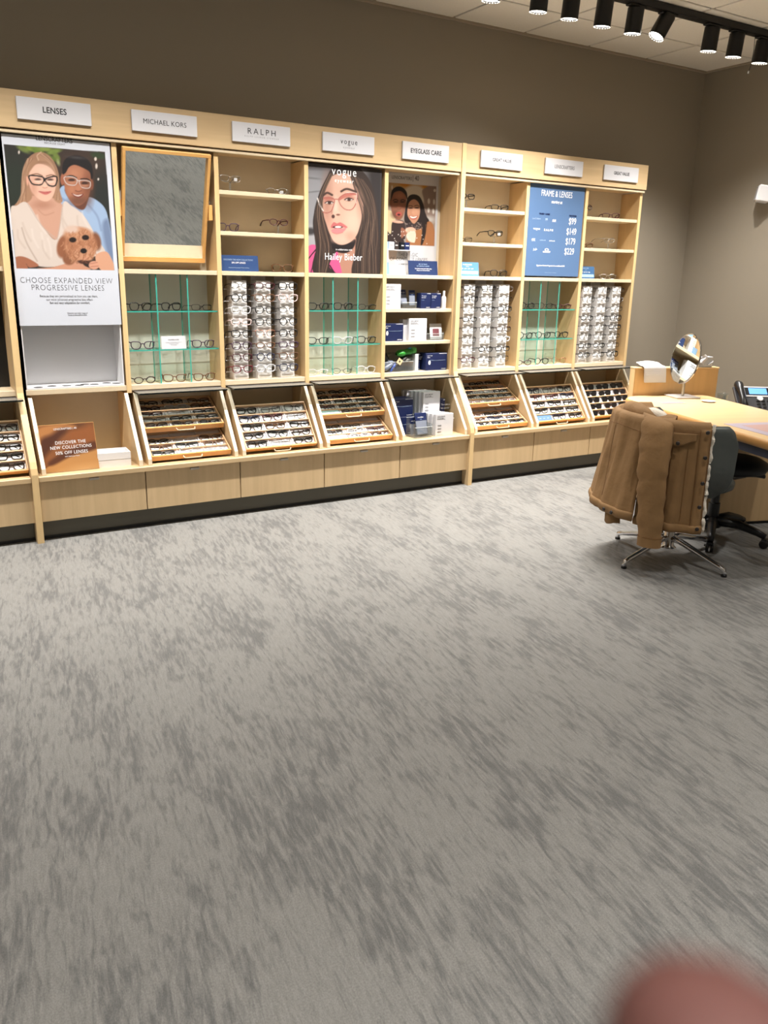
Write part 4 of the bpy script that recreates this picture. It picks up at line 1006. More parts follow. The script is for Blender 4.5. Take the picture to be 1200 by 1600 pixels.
UP = [ # bay, dx, y, shelf z, shape, colour, rot, riser height
    (2, 0.125, .06, 1.988, 'rectangular', 'silver', .1, .055), (2, 0.43, .05, 1.988, 'oval', 'silver', -.5, 0), (2, 0.095, .05, 1.751, 'square', 'purple', -.25, 0), (2, 0.445, .06, 1.751, 'oval', 'burgundy', .05, .05), (2, 0.46, .05, ZM, 'square', 'tortoise', -.45, 0),
    (5, 0.095, .06, 1.988, 'rectangular', 'black', .05, .06), (5, 0.39, .05, 1.988, 'rectangular', 'black', -.25, 0), (5, 0.37, .06, 1.751, 'rectangular', 'black', .0, .055), (5, 0.075, .05, 1.751, 'rectangular', 'gunmetal', -.1, 0), (5, 0.41, .045, ZM, 'square', 'black', -.3, 0),
    (7, 0.07, .05, 1.988, 'oval', 'dark brown', .2, .05), (7, 0.34, .05, 1.988, 'rectangular', 'burgundy', -.55, 0), (7, 0.08, .05, 1.751, 'rectangular', 'tortoise', -.35, 0), (7, 0.36, .06, 1.751, 'oval', 'silver', .1, .05), (7, 0.37, .05, ZM, 'oval', 'silver', -.5, 0)]
for b, dx, y, z, sh, c, rz, rh in UP:
    x = bay_x(b)+dx; lv = {1.988: 'top', 1.751: 'second'}.get(z, 'third')
    if rh: riser(x, y+.01, z, rh, 'clear acrylic riser on the %s shelf, %s' % (lv, BAYN[b]))
    glasses(sh, c, (x, y, z+rh+0.0005), (0, 0, rz), '%s %s eyeglasses %s%s shelf, %s' % (c, sh, 'on clear stand, ' if rh else '', lv, BAYN[b]), 'eyeglasses on the upper shelves')
    # little white price tag on some
    if (b, dx) in ((2, .43), (5, .37), (2, .125)):
        tg = thing('price_tag', 'tiny white price tag hanging on the %s %s glasses, %s' % (c, sh, BAYN[b]), 'tag', (x+.03, y-.008, z+rh+.006), (0.1, 0, rz))
        MB().box(-.011, .011, -.0006, .0006, 0, .018).build('paper', M_sign, tg); MB().tube([(0, 0, .018), (.002, .003, .026)], .0006, 4).build('thread', M_sign, tg)

# ------------------------------------------------------------------ tilted mirror
mt = thing('tilted_mirror', 'large maple-framed mirror tilted forward in its bay', 'mirror', (0.900, 0.025, 1.868))
ta = math.atan2(0.185, 0.62)
mrot = (ta, 0, 0)     # top leans out toward the room
hw, hh = 0.258, 0.318
M_frame = wood('mirror_frame_wood', (214, 164, 98), 0, .08, .35)
MB().box(-hw, hw, -0.014, 0.014, hh-0.020, hh, b=.002).build('frame_top', M_frame, mt, rot=mrot)
MB().box(-hw, hw, -0.014, 0.014, -hh, -hh+0.030, b=.002).build('frame_bottom', M_frame, mt, rot=mrot)
for s in (-1, 1): MB().box(s*hw-(0.018 if s > 0 else 0), s*hw+(0 if s > 0 else 0.018), -0.014, 0.014, -hh+.03, hh-.02, b=.002).build('frame_side', M_frame, mt, rot=mrot)
MB().box(-hw+.017, hw-.017, 0.008, 0.010, -hh+.028, hh-.019).build('mirror_glass', M_mirror, mt, rot=mrot)
MB().prism([(0.008, -hh+.10), (-0.012, -hh+.031), (-0.006, -hh+.029), (0.008, -hh+.029)], 0, -hw+.018, hw-.018).build('lower_ledge', M_cream, mt, rot=mrot)
MB().box(-hw+.01, hw-.01, 0.0145, 0.018, -hh+.01, hh-.01).build('backing', M_back, mt, rot=mrot)
for s in (-1, 1):
    MB().box(s*0.274-0.012, s*0.274+0.012, -0.012, 0.040, -0.06, 0.03, b=.002).build('pivot_block', M_frame, mt)
    MB().lathe([(0.006, -0.012), (0.006, 0.012)], (s*0.274, 0.01, 0.042), 10).build('pivot_knob', M_metal, mt)

# ------------------------------------------------------------------ bay of the couple poster: white insert, placard, open box
wi = thing('white_lens_insert', 'white open display insert with round holes below the couple poster', 'display insert', (0.310, 0, ZLOW))
MB().box(-0.277, 0.277, 0.16, 0.166, 0, 0.36).build('back', M_white, wi)
for s in (-1, 1): MB().box(s*0.277-(.006 if s > 0 else 0), s*0.277+(0 if s > 0 else .006), 0.004, 0.16, 0, 0.36).build('side', M_white, wi)
MB().box(-0.271, 0.271, 0.002, 0.16, 0.001, 0.010).build('base_tray', M_white, wi)
for k, (dx, dy) in enumerate([(-.21, .03), (-.13, .06), (-.05, .045), (.02, .035), (.06, .075), (.11, .05), (.19, .085), (.24, .05)][:8]):
    MB().lathe([(0.026, 0.0), (0.026, 0.0012)], (dx, dy, 0.010), 20).build('sample_hole', mat('dark_recess', (58, 58, 60), .6), wi)
def draw_dune(A):
    z0 = A.Y
    A.ell(300, 40, 330, 60, (96, 58, 34), 60, -.1, .8); A.poly([(0, 30), (260, 0), (420, 40), (240, 90), (120, 170), (0, 190)], (196, 132, 76), 40)
    A.poly([(0, 170), (130, 110), (220, 60), (330, 60), (180, 200), (60, 330), (0, 360)], (88, 48, 30), 60); A.poly([(330, 90), (480, 60), (600, 40), (620, 280), (430, 300), (330, 250)], (156, 92, 48), 80)
    A.poly([(0, 520), (160, 440), (330, 370), (620, 300), (640, 700), (0, 700)], (206, 148, 86), 12); A.poly([(60, 430), (240, 330), (460, 260), (620, 230), (620, 320), (330, 378), (100, 470)], (98, 54, 32), 36)
    A.ell(420, 560, 200, 60, (226, 176, 116), 90, -.1, .7)
pc = thing('brown_placard', 'brown desert placard reading DISCOVER THE NEW COLLECTIONS', 'placard', (0.205, -0.215, ZCNT), (-0.26, 0, 0.0))
MB().box(-0.152, 0.152, 0.0, 0.005, 0, 0.275, b=.001).build('board', mat('placard_amber_edge', (200, 150, 90), .4), pc)
MB().box(-0.152, 0.152, -0.012, 0.03, 0, 0.004).build('foot', M_acry, pc)
# drawing frame is the placard itself, 620 x 560 units
nx, nz = 110, 100
gx, gz = np.meshgrid(np.linspace(-.15, .15, nx), np.linspace(0.001, .273, nz)); gx, gz = gx.ravel(), gz.ravel()
AA = Art((gx+.15)/.3*620, (1-gz/.274)*560, (150, 92, 52)); draw_dune(AA)
me = bpy.data.meshes.new('print'); idx = np.arange(nx*nz).reshape(nz, nx)
me.from_pydata(np.stack([gx, np.zeros_like(gx), gz], -1).tolist(), [], np.stack([idx[:-1, :-1], idx[:-1, 1:], idx[1:, 1:], idx[1:, :-1]], -1).reshape(-1, 4).tolist())
ca_ = me.color_attributes.new('print', 'FLOAT_COLOR', 'POINT'); c_ = np.clip(AA.C*.84/255, 0, 1); c_ = np.where(c_ <= .04045, c_/12.92, ((c_+.055)/1.055)**2.4)
ca_.data.foreach_set('color', np.concatenate([c_, np.ones((len(c_), 1))], 1).ravel()); me.materials.append(M_print)
link('print', me, pc, (0, -.0006, 0))
for s, x, z, size, sx in [('LENSCRAFTERS | 40', -.01, .247, .016, .85), ('DISCOVER THE', .01, .168, .026, .9), ('NEW COLLECTIONS', .01, .140, .026, .9), ('50% OFF LENSES', .01, .109, .026, .9), ('with frame purchase', .01, .088, .010, .9)]:
    text(s, pc, x, z, size, M_wink, y=-.0014, sx=sx, space=1.08)
wb = thing('open_white_box', 'empty open white box on the counter beside the brown placard', 'box', (0.452, -0.135, ZCNT), (0, 0, -0.05))
for n_, q in [('bottom', (-.095, .095, -.07, .07, 0, .005)), ('side', (-.095, .095, -.07, -.065, .005, .085)), ('side', (-.095, .095, .065, .07, .005, .085)), ('end', (-.095, -.09, -.065, .065, .005, .085)), ('end', (.09, .095, -.065, .065, .005, .085))]:
    MB().box(*q).build(n_, M_white, wb)
MB().box(-.09, .09, -.065, .065, .048, .052).build('inner_ledge', M_white, wb)
MB().box(-.0955, .0955, -.0708, .0705, .043, .0445).build('lid_seam', M_inkl, wb)

# ------------------------------------------------------------------ eyeglass care goods
def kit_box(x, y, z, w, h, d, label, group='white lens care kit boxes', txt=True, rz=0.0):
    t = thing('care_kit_box', label, 'box', (x, y, z), (0, 0, rz), group)
    MB().box(-w/2, w/2, 0, d, 0, h, b=.0015).build('carton', M_sign, t)
    if txt:
        text('LENS CARE KIT', t, -w*.42, h*.88, h*.075, M_ink, align='LEFT', sx=.85, y=-.0006)
        text('all you need to keep', t, -w*.42, h*.81, h*.05, M_ink, align='LEFT', sx=.85, y=-.0006)
        text('your glasses clean & clear', t, -w*.42, h*.765, h*.05, M_ink, align='LEFT', sx=.85, y=-.0006)
        for k in range(3):
            zc = h*(.48-.145*k); m = MB()
            for s in (-1, 1): m.tube([(-w*.28+s*w*.055+w*.045*math.cos(q), -.0008, zc+h*.022*math.sin(q)) for q in np.linspace(0, 6.28, 9)[:-1]], .0007, 4, closed=True)
            m.tube([(-w*.30, -.0008, zc), (-w*.26, -.0008, zc)], .0007, 4); m.build('glasses_icon', M_inkg, t)
        MB().box(-w*.42, -w*.08, -.0006, 0, h*.05, h*.058).build('fine_print', M_inkl, t)
    return t
def navy_box(x, y, z, w, h, d, label, kind='wipes', group='navy lens wipe boxes', rz=0.0):
    t = thing('lens_wipe_box' if kind == 'wipes' else 'lens_solution_box', label, 'box', (x, y, z), (0, 0, rz), group)
    MB().box(-w/2, w/2, 0, d, 0, h, b=.0012).build('carton', M_navy, t)
    MB().box(w*.12, w*.48, -.0006, .0, h*.955, h*.985).build('white_flap', M_sign, t)
    if kind == 'wipes':
        text('Lens Touch', t, -w*.44, h*.86, h*.085, M_wink, align='LEFT', sx=.9, y=-.0006); text('Wipes', t, -w*.44, h*.76, h*.085, M_wink, align='LEFT', sx=.9, y=-.0006)
        MB().add([(-w*.33+w*.055*math.cos(q), -.0008, h*.46+h*.13*math.sin(q)) for q in np.linspace(0, 6.283, 17)[:-1]], [tuple(range(16))]).build('white_oval', M_wink, t)
        MB().tube([(-w*.3, -.0006, h*.60), (0, -.0006, h*.57), (w*.42, -.0006, h*.59)], .0006, 4).build('swoosh', M_wink2, t)
        text('LensCrafters', t, w*.46, h*.09, h*.075, M_wink, align='RIGHT', sx=.9, y=-.0006)
    else:
        text('The essential', t, -w*.42, h*.82, h*.085, M_wink, align='LEFT', sx=.8, y=-.0006); text('lens cleaner', t, -w*.42, h*.71, h*.085, M_wink, align='LEFT', sx=.8, y=-.0006); text('60 ml spray', t, -w*.42, h*.55, h*.055, M_wink2, align='LEFT', sx=.8, y=-.0006)
        text('LensCrafters', t, w*.44, h*.08, h*.065, M_wink, align='RIGHT', sx=.9, y=-.0006)
    return t
def acrylic_bin(x, y, z, w, d, h, label, rz=0.0):
    t = thing('acrylic_bin', label, 'holder', (x, y, z), (0, 0, rz), 'clear acrylic bins'); e = .003
    for n_, q in [('floor_pane', (-w/2, w/2, 0, d, 0, e)), ('front_pane', (-w/2, w/2, 0, e, e, h*.55)), ('back_pane', (-w/2, w/2, d-e, d, e, h)), ('side_pane', (-w/2, -w/2+e, e, d-e, e, h*.7)), ('side_pane', (w/2-e, w/2, e, d-e, e, h*.7))]:
        MB().box(*q).build(n_, M_acry, t)
    MB().tube([(-w/2, 0, h*.55), (w/2, 0, h*.55)], .0014, 5).build('rim', mat('acrylic_edge', (200, 206, 206), .2), t)
    return t
M_pouch = mat('grey_microfibre', (112, 118, 132), .8, noise=(60, .15))
def pouch(x, y, z, w, h, label, tilt=-.25, rz=0, grey=True):
    t = thing('cloth_pouch', label, 'pouch', (x, y, z), (tilt, 0, rz), 'microfibre cloth pouches')
    MB().box(-w/2, w/2, 0, .008, 0, h*.68, b=.003).build('cloth', M_pouch if grey else M_navyl, t)
    MB().box(-w*.5, w*.5, -.001, .009, h*.64, h, b=.002).build('header_card', M_navy, t)
    text('microfibre', t, 0, h*.80, h*.08, M_wink, y=-.0018); text('cloth', t, 0, h*.71, h*.06, M_wink2, y=-.0018)
    return t
X4 = 2.4
# top compartment: leaflets beside the winter poster
def leaflet(x, y, z, w, h, rgb, label, lines=0, tilt=-.1, rz=0):
    t = thing('leaflet', label, 'leaflet', (x, y, z), (tilt, 0, rz)); MB().box(-w/2, w/2, 0, .002, 0, h).build('paper', mat('leaflet_%d_%d' % (rgb[0], rgb[2]), rgb, .5), t)
    for k in range(lines): MB().box(-w*.3, -w*.3+w*(.35+.1*(k % 2)), -.0005, 0, h*(.82-.1*k), h*(.82-.1*k)+.0025).build('printed_line', mat('rust_ink', (150, 110, 96), .6), t)
leaflet(2.475, .11, ZM, .082, .175, (228, 210, 202), 'cream leaflet standing at the left of the care bay', 4)
leaflet(2.462, .075, ZM, .066, .085, (116, 152, 186), 'light blue leaflet standing in front of the cream leaflet', 1)
leaflet(2.4325, .13, ZM, .012, .20, (24, 30, 48), 'narrow dark leaflet edge against the upright in the care bay', 0)
for k, (x, rgb, w, lab) in enumerate([(2.505, (150, 190, 222), .046, 'sky blue contact lens box'), (2.556, (200, 208, 220), .046, 'silver contact lens box'), (2.598, (52, 44, 44), .034, 'brown contact lens box'), (2.648, (20, 22, 30), .032, 'black contact lens box'), (2.688, (24, 38, 82), .042, 'navy contact lens box')]):
    t = thing('contact_lens_box', lab+' in the row across the winter poster', 'box', (x, .150, ZM+.172), group='contact lens boxes'); MB().box(-w/2, w/2, 0, .03, 0, .052, b=.001).build('carton', mat('lensbox%d' % k, rgb, .4), t); MB().box(-w*.3, w*.3, -.0005, 0, .026, .032).build('printed_band', M_wink if k != 1 else M_inkl, t)
lr = thing('lens_box_ledge', 'thin white ledge carrying small contact lens boxes', 'ledge', (2.6, .145, ZM+.166)); MB().box(-.13, .12, 0, .036, 0, .006).build('ledge', M_sign, lr)
MB().box(-.13, -.124, .004, .036, -.166, 0).build('ledge_leg', M_sign, lr); MB().box(.114, .12, .004, .036, -.166, 0).build('ledge_leg', M_sign, lr)
z1 = 1.2815
kit_box(2.496, .02, z1, .132, .168, .05, 'white care kit box at the left of the upper care shelf')
acrylic_bin(2.648, .035, z1, .125, .10, .075, 'clear acrylic bin of pouches on the upper care shelf')
pouch(2.618, .06, z1+.03, .056, .105, 'grey cloth pouch at the left of the upper acrylic bin', -.3)
pouch(2.682, .05, z1+.02, .050, .108, 'navy carded cloth pouch at the right of the upper acrylic bin', -.12)
navy_box(2.777, .02, z1, .086, .108, .06, 'navy lens cleaner box, left of the pair on the upper care shelf', 'sol', 'navy lens cleaner boxes')
navy_box(2.866, .02, z1, .086, .108, .06, 'navy lens cleaner box, right of the pair on the upper care shelf', 'sol', 'navy lens cleaner boxes')
for x, y, lab in ((2.945, .035, 'white spray bottle at the front right of the upper care shelf'), (2.925, .085, 'white spray bottle behind another on the upper care shelf')):
    t = thing('spray_bottle', lab, 'bottle', (x, y, z1), group='white spray bottles'); MB().lathe([(.001, 0), (.017, 0), (.018, .004), (.018, .075), (.014, .085), (.009, .088)], seg=16).build('body', M_sign, t, 50); MB().lathe([(.009, .088), (.0095, .09), (.009, .125), (.001, .126)], seg=14).build('cap', M_white, t, 50)
z2_ = 1.0535
navy_box(2.509, .02, z2_, .164, .124, .08, 'navy wipes box at the left of the middle care shelf')
kit_box(2.627, .045, z2_, .052, .150, .05, 'white care kit box half hidden on the middle care shelf', txt=False)
kit_box(2.715, .018, z2_, .154, .158, .03, 'white care kit box at the centre of the middle care shelf')
acrylic_bin(2.880, .03, z2_, .15, .09, .085, 'clear acrylic bin with a sample card on the middle care shelf')
for x, y, w, h, lab, tilt in ((2.895, .042, .105, .112, 'white card with a dark red square in an acrylic bin', -.15), (2.822, .075, .034, .07, 'dark red sample strip beside the white card', -.2)):
    t = thing('sample_card', lab, 'card', (x, y, z2_+.006), (tilt, 0, 0)); MB().box(-w/2, w/2, 0, .002, 0, h).build('card', M_sign if w > .05 else mat('dark_red_card', (92, 40, 48), .6), t); MB().box(-w*.27, w*.27, -.001, 0, h*.2, h*.68).build('swatch', mat('dark_red_swatch', (104, 52, 60), .7), t)
z3_ = ZLOW+.0005
ab = acrylic_bin(2.562, .022, z3_, .25, .12, .13, 'wide clear acrylic bin of glasses cases on the lowest care shelf')
def case(x, y, z, L, r, rgb, label, rot):
    t = thing('glasses_case', label, 'glasses case', (x, y, z), rot, 'glasses cases in the acrylic bin')
    m_ = mat('case_%d_%d' % (rgb[0], rgb[1]), rgb, .4)
    def shell(s):
        def fn(u, v):
            q = math.pi*u; e = 1-abs(2*v-1)**4; return (L*(v-.5), r*math.cos(q)*(.35+.65*e), s*r*.62*math.sin(q)*(.25+.75*e))
        return fn
    MB().grid(10, 13, shell(1)).build('lid', m_, t, True); MB().grid(10, 13, shell(-1)).build('base', m_, t, True)
    MB().box(-.006, .006, -r*1.02, -r*.96, -.004, .004).build('clasp', M_metal, t); return t
case(2.485, .09, z3_+.085, .15, .042, (18, 18, 20), 'black glasses case leaning at the back of the lowest acrylic bin', (0.2, 1.0, 0.3))
case(2.475, .045, z3_+.045, .12, .034, (92, 100, 116), 'slate grey glasses case at the front left of the acrylic bin', (0.3, -.5, .15))
case(2.512, .04, z3_+.028, .09, .024, (52, 74, 140), 'blue glasses case at the front of the acrylic bin', (0, -.9, 0))
case(2.600, .07, z3_+.070, .17, .036, (40, 36, 34), 'dark brown glasses case slanting in the acrylic bin', (0, -.6, .1))
case(2.655, .075, z3_+.085, .11, .032, (120, 118, 112), 'silver glasses case in the acrylic bin', (.2, -.2, .2))
gc = thing('green_childrens_case', 'bright green soft case with a blue patch on top of the bin', 'glasses case', (2.635, .06, z3_+.135), (0, -.12, .15))
m_gr = mat('bright_green_rubber', (44, 140, 46), .45)
MB().grid(16, 14, lambda u, v: ((v-.5)*.17, .034*math.cos(2*math.pi*u)*(math.sin(math.pi*min(1, max(0, .04+v*.92)))**.5)*(1+.25*math.sin(9*v)), .026*math.sin(2*math.pi*u)*(math.sin(math.pi*min(1, max(0, .04+v*.92)))**.5)*(1+.2*math.sin(9*v))), wrapu=True).build('body', m_gr, gc, True)
MB().lathe([(.001, -.024), (.022, -.018), (.026, 0), (.022, .018), (.001, .024)], (.075, -.01, .004), 14).build('end_bulb', mat('light_green_rubber', (88, 180, 88), .45), gc, True)
MB().lathe([(.001, 0), (.014, .002), (.010, .008), (.001, .010)], (.035, -.015, .022), 12).build('blue_patch', mat('sky_blue_rubber', (70, 160, 200), .45), gc, True)
tg = thing('paper_tag', 'cream paper tag with a black mark hanging over the bin', 'tag', (2.565, .018, z3_+.075), (0, .6, 0)); MB().box(-.02, .02, -.0008, .0008, -.02, .02).build('paper', mat('cream_tag', (222, 192, 150), .6), tg); MB().box(-.006, .006, -.0014, -.0008, -.006, .006).build('mark', M_ink, tg)
kit_box(2.722, .03, z3_, .028, .122, .10, 'white box spine beside the navy box on the lowest care shelf', txt=False)
navy_box(2.755, .06, z3_, .03, .118, .09, 'dark navy box edge at the back of the lowest care shelf', 'sol', 'navy lens cleaner boxes')
navy_box(2.885, .012, z3_, .19, .126, .09, 'navy wipes box at the right of the lowest care shelf')
# counter of the care bay
zc_ = ZCNT+.0005
navy_box(2.553, -.080, zc_, .178, .132, .12, 'lower navy wipes box of the stack on the care counter')
navy_box(2.543, -.075, zc_+.1325, .178, .132, .12, 'upper navy wipes box of the stack on the care counter')
rs = thing('white_riser_block', 'white riser block lifting the back row of care kits', 'riser', (2.745, -.015, zc_)); MB().box(-.085, .085, -.06, .12, 0, .135, b=.002).build('block', M_white, rs)
for k in range(6):
    kit_box(2.795-.016*k, -.075+.031*k, zc_+.1355, .15, .168, .026, ['front white care kit box of the raised row', 'second white care kit box of the raised row', 'third white care kit box of the raised row', 'fourth white care kit box of the raised row', 'fifth white care kit box of the raised row', 'rearmost white care kit box of the raised row'][k]+' on the counter', txt=k == 0)
for k in range(4):
    kit_box(2.815-.013*k, -.222+.034*k, zc_, .156, .160, .030, ['front white care kit box of the lower row', 'second white care kit box of the lower row', 'third white care kit box of the lower row', 'rearmost white care kit box of the lower row'][k]+' on the counter', txt=k == 0)
navy_box(2.914, -.16, zc_, .040, .135, .10, 'dark navy box behind the lower white row on the counter', 'sol', 'navy lens cleaner boxes')
navy_box(2.914, -.05, zc_+.0005, .040, .24, .10, 'tall dark navy box at the right of the care counter', 'sol', 'navy lens cleaner boxes')
acrylic_bin(2.626, -.235, zc_, .15, .12, .14, 'clear acrylic bin of cloth pouches on the care counter', rz=.0)
pouch(2.640, -.205, zc_+.02, .098, .155, 'large grey cloth pouch at the front of the counter bin', -.30, .1)
pouch(2.655, -.178, zc_+.012, .095, .160, 'second grey cloth pouch behind the front one in the counter bin', -.25, -.05)
pouch(2.590, -.165, zc_+.005, .06, .135, 'narrow cloth pouch at the left of the counter bin', -.1, .0)
# ------------------------------------------------------------------ service desk
TH_ = math.radians(18.5)
DU = np.array([math.cos(TH_), -math.sin(TH_), 0]); DV = np.array([-math.sin(TH_), -math.cos(TH_), 0]); DO = np.array([3.33, -2.05, 0])
RZ = -TH_      # local x = DU, local y = -DV
desk = thing('service_desk', 'angled maple service desk with rounded edge and dark apron', 'desk', tuple(DO), (0, 0, RZ))
def rounded(x0, x1, y0, y1, r, n=6, rb=None):
    pts = []
    q_ = rb or r
    for cx, cy, a0, rad in ((x1-r, y1-r, 0, r), (x0+q_, y1-q_, 90, q_), (x0+r, y0+r, 180, r), (x1-r, y0+r, 270, r)):
        for k in range(n+1): q = math.radians(a0+90*k/n); pts.append((cx+rad*math.cos(q), cy+rad*math.sin(q)))
    return pts
M_desk = wood('desk_maple', (222, 190, 142), 0, .06, .35); M_nose = wood('desk_bullnose', (198, 148, 88), 1, .10, .35)
def loft(rings, mi=0):
    m = MB(); n = len(rings[0]); vs = [p for r in rings for p in r]
    fs = [(i*n+k, i*n+(k+1) % n, (i+1)*n+(k+1) % n, (i+1)*n+k) for i in range(len(rings)-1) for k in range(n)]
    fs += [tuple(range(n)), tuple(reversed(range((len(rings)-1)*n, len(rings)*n)))]
    return m.add(vs, fs, mi)
def ring(ins, z, x0=0, x1=.69, y0=-.68, y1=1.055): return [(p[0], p[1], z) for p in rounded(x0+ins, x1-ins, y0+ins, y1-ins, .05-ins*.6, 8, .19-ins)]
loft([ring(.012, .7385), ring(.014, .74), ring(.6*.02, .74)][:2]).build('desk_top', M_desk, desk)
loft([ring(.013, .690), ring(.004, .694), ring(0, .704), ring(0, .724), ring(.004, .733), ring(.013, .7390)]).build('bullnose_edge', M_nose, desk, 50)
loft([ring(.022, .645), ring(.022, .690)]).build('apron', mat('slate_apron', (74, 78, 96), .5), desk)
MB().box(.20, 1.60, .32, 1.02, 0.02, .645, b=.003).build('pedestal', wood('desk_panel', (200, 168, 124), 2, .07), desk)
MB().box(.21, 1.59, .335, 1.01, 0.0, .02).build('plinth', M_base, desk)
[MB().lathe([(.03, 0), (.03, .645)], (xx, -.60, 0), 16).build('leg_post', M_metal, desk, 50) for xx in (.60,)]
MB().box(.6685, 1.60, .30, 1.05, .645, .668, b=.004).build('return_top', M_desk, desk)
scn = thing('desk_screen', 'upright maple screen panel at the far end of the desk', 'screen', tuple(DO), (0, 0, RZ))
MB().box(.135, .782, 1.060, 1.125, 0, .920, b=.003).build('panel', wood('screen_maple', (210, 174, 122), 2, .08), scn)
MB().box(.130, .786, 1.057, 1.130, .9202, .932, b=.003).build('cap', M_desk, scn)
MB().box(.131, .1348, 1.060, 1.125, 0, .920).build('edge_band', M_edge, scn)
def dk(u, v, z): return tuple(DO+DU*u+DV*v+np.array([0, 0, z]))
# oval mirror on a stand
om = thing('oval_mirror', 'oval tabletop mirror on a steel stem and square base', 'mirror', (4.056, -1.292, .7405))
MB().box(-.088, .088, -.088, .088, 0, .010, b=.003).build('base_plate', mat('grey_stone_base', (176, 172, 168), .3), om, rot=(0, 0, -.35))
MB().lathe([(.0105, .010), (.0105, .20)], seg=14).build('stem', M_metal, om, 60)
nrm = Vector((-.975, .02, .20)).normalized()
mq = nrm.to_track_quat('Z', 'Y')
c0 = Vector((-.012, 0, .262))
om_r = mq.to_euler()
a_, b_ = .120, .172
def oval(rz, s, z): return [(a_*s*math.cos(q), b_*s*math.sin(q), z) for q in np.linspace(0, 2*math.pi, 49)[:-1]]
# spin the oval about its normal so that its long axis stands up
yax = mq @ Vector((0, 1, 0)); tgt = Vector((0, 0, 1))-nrm*nrm.z; ang = yax.angle(tgt)
if (yax.cross(tgt)).dot(nrm) < 0: ang = -ang
om_q = (mq.to_matrix() @ Matrix.Rotation(ang, 3, 'Z')).to_euler()
MB().add(oval(0, .955, .0062), [tuple(range(48))]).build('mirror_glass', M_mirror, om, loc=c0, rot=om_q)
loft([oval(0, .95, -.006), oval(0, 1.0, -.004), oval(0, 1.0, .004), oval(0, .96, .006), ]).build('rim', M_chrome, om, 40, loc=c0, rot=om_q)
MB().lathe([(.016, -.012), (.016, .012)], (0.018, 0, .235), 12).build('swivel', M_metal, om, 50)
# papers and tissue box on the screen
ps = thing('paper_pad', 'folded white printed sheets laid over the top of the screen', 'papers', dk(.262, -1.093, .932), (0, 0, RZ))
def sheetf(u, v):
    x = (u-.5)*.165+.010*(v-.5); s = v*.20
    if s < .09: return (x, .045-s, .020+.010*math.sin(3*u)*(1-v)+.008*math.cos(8*v))
    q = s-.09; return (x+.004, -.046-.012*math.sin(6*q)-.012, .016-q)
for k in range(3):
    MB().grid(9, 15, lambda u, v, k=k: tuple(np.array(sheetf(u, v))+np.array([.003*k, .0015*k-.0006, -.0035*k]))).build('sheet', M_sign, ps, True)
for k in range(4): MB().box(-.07, .06-.02*(k % 2), -.0735-.001, -.073, -.012-.012*k, -.0105-.012*k).build('printed_line', mat('pale_ink', (190, 196, 206), .6), ps)
tb = thing('tissue_box', 'grey patterned tissue box with a white tissue pulled out', 'tissue box', dk(.665, -1.093, .932), (0, 0, RZ))
MB().box(-.062, .062, -.03, .03, 0, .072, b=.003).build('carton', mat('tissue_carton', (186, 190, 196), .5, noise=(26, .25)), tb)
MB().grid(9, 7, lambda u, v: (-.03+.075*u+.02*math.sin(5*v), -.020-.018*v-.012*math.sin(7*u), .074-.050*v+.014*math.sin(4*u+2*v))).build('tissue', M_sign, tb, True)
# mat, strip, dish, glass, phone
dm_ = thing('desk_mat', 'pale lilac printed mat lying on the desk top', 'desk mat', dk(.26, .30, .7402), (0, 0, RZ+.05))
MB().box(-.17, .17, -.235, .235, 0, .002, b=.0008).build('sheet', mat('lilac_mat', (188, 176, 190), .35), dm_)
MB().box(-.10, .10, -.05, .17, .002, .0024).build('printed_picture', mat('rosy_print', (196, 160, 152), .4), dm_); MB().box(-.13, .13, -.19, -.09, .002, .0024).build('printed_panel', mat('pale_lilac_print', (200, 194, 212), .4), dm_)
st = thing('desk_strip', 'small grey sticker strip on the desk near the mirror', 'sticker', dk(.22, -.70, .7402), (0, 0, RZ)); MB().box(-.085, .085, -.03, .03, 0, .0012).build('strip', mat('grey_strip', (150, 144, 150), .5), st); MB().box(-.07, .07, -.02, .02, .0012, .0015).build('print', mat('grey_strip_print', (134, 128, 140), .5), st)
ds = thing('small_white_dish', 'small round white dish on the desk top', 'dish', dk(.50, -.72, .7402)); MB().lathe([(.020, 0), (.045, .006), (.048, .009), (.044, .009), (.018, .004)], seg=20).build('dish', M_sign, ds, 40); MB().lathe([(.016, .0042), (.016, .0046)], seg=16).build('well', M_white, ds)
gl = thing('glass_holder', 'small clear glass holder behind the end of the screen', 'holder', dk(.80, -1.0, .668)); MB().lathe([(.03, 0), (.034, .002), (.038, .085), (.035, .085), (.031, .006), (.002, .006)], seg=18).build('cup', M_acry, gl, 40); MB().lathe([(.010, .02), (.014, .05), (.010, .098)], (.012, 0, 0), 10).build('clear_ball', M_acry, gl, True)
ph = thing('desk_phone', 'black and silver desk telephone with a blue screen', 'telephone', dk(.868, -.74, .668), (0, 0, math.radians(-33)))
pr = (math.radians(42), 0, 0)
MB().box(-.13, .13, -.09, .10, 0, .020, b=.006).build('foot', M_black, ph)
MB().box(-.13, .13, -.105, .115, -.012, .012, b=.006).build('body', mat('phone_charcoal', (58, 58, 62), .4), ph, loc=(0, 0, .075), rot=pr)
MB().box(-.075, .13, .02, .112, .012, .016, b=.003).build('silver_bezel', mat('phone_silver', (206, 208, 212), .3), ph, loc=(0, 0, .075), rot=pr)
MB().box(-.06, .115, .034, .098, .016, .018).build('screen_surround', M_black, ph, loc=(0, 0, .075), rot=pr)
MB().box(-.035, .085, .040, .092, .018, .0195).build('screen', emit('phone_screen', (92, 150, 232), 1.0), ph, loc=(0, 0, .075), rot=pr)
for r in range(3):
    for c in range(3): MB().box(.0+.035*c, .024+.035*c, -.075+.027*r, -.056+.027*r, .012, .017, b=.002).build('key', M_black, ph, loc=(0, 0, .075), rot=pr)
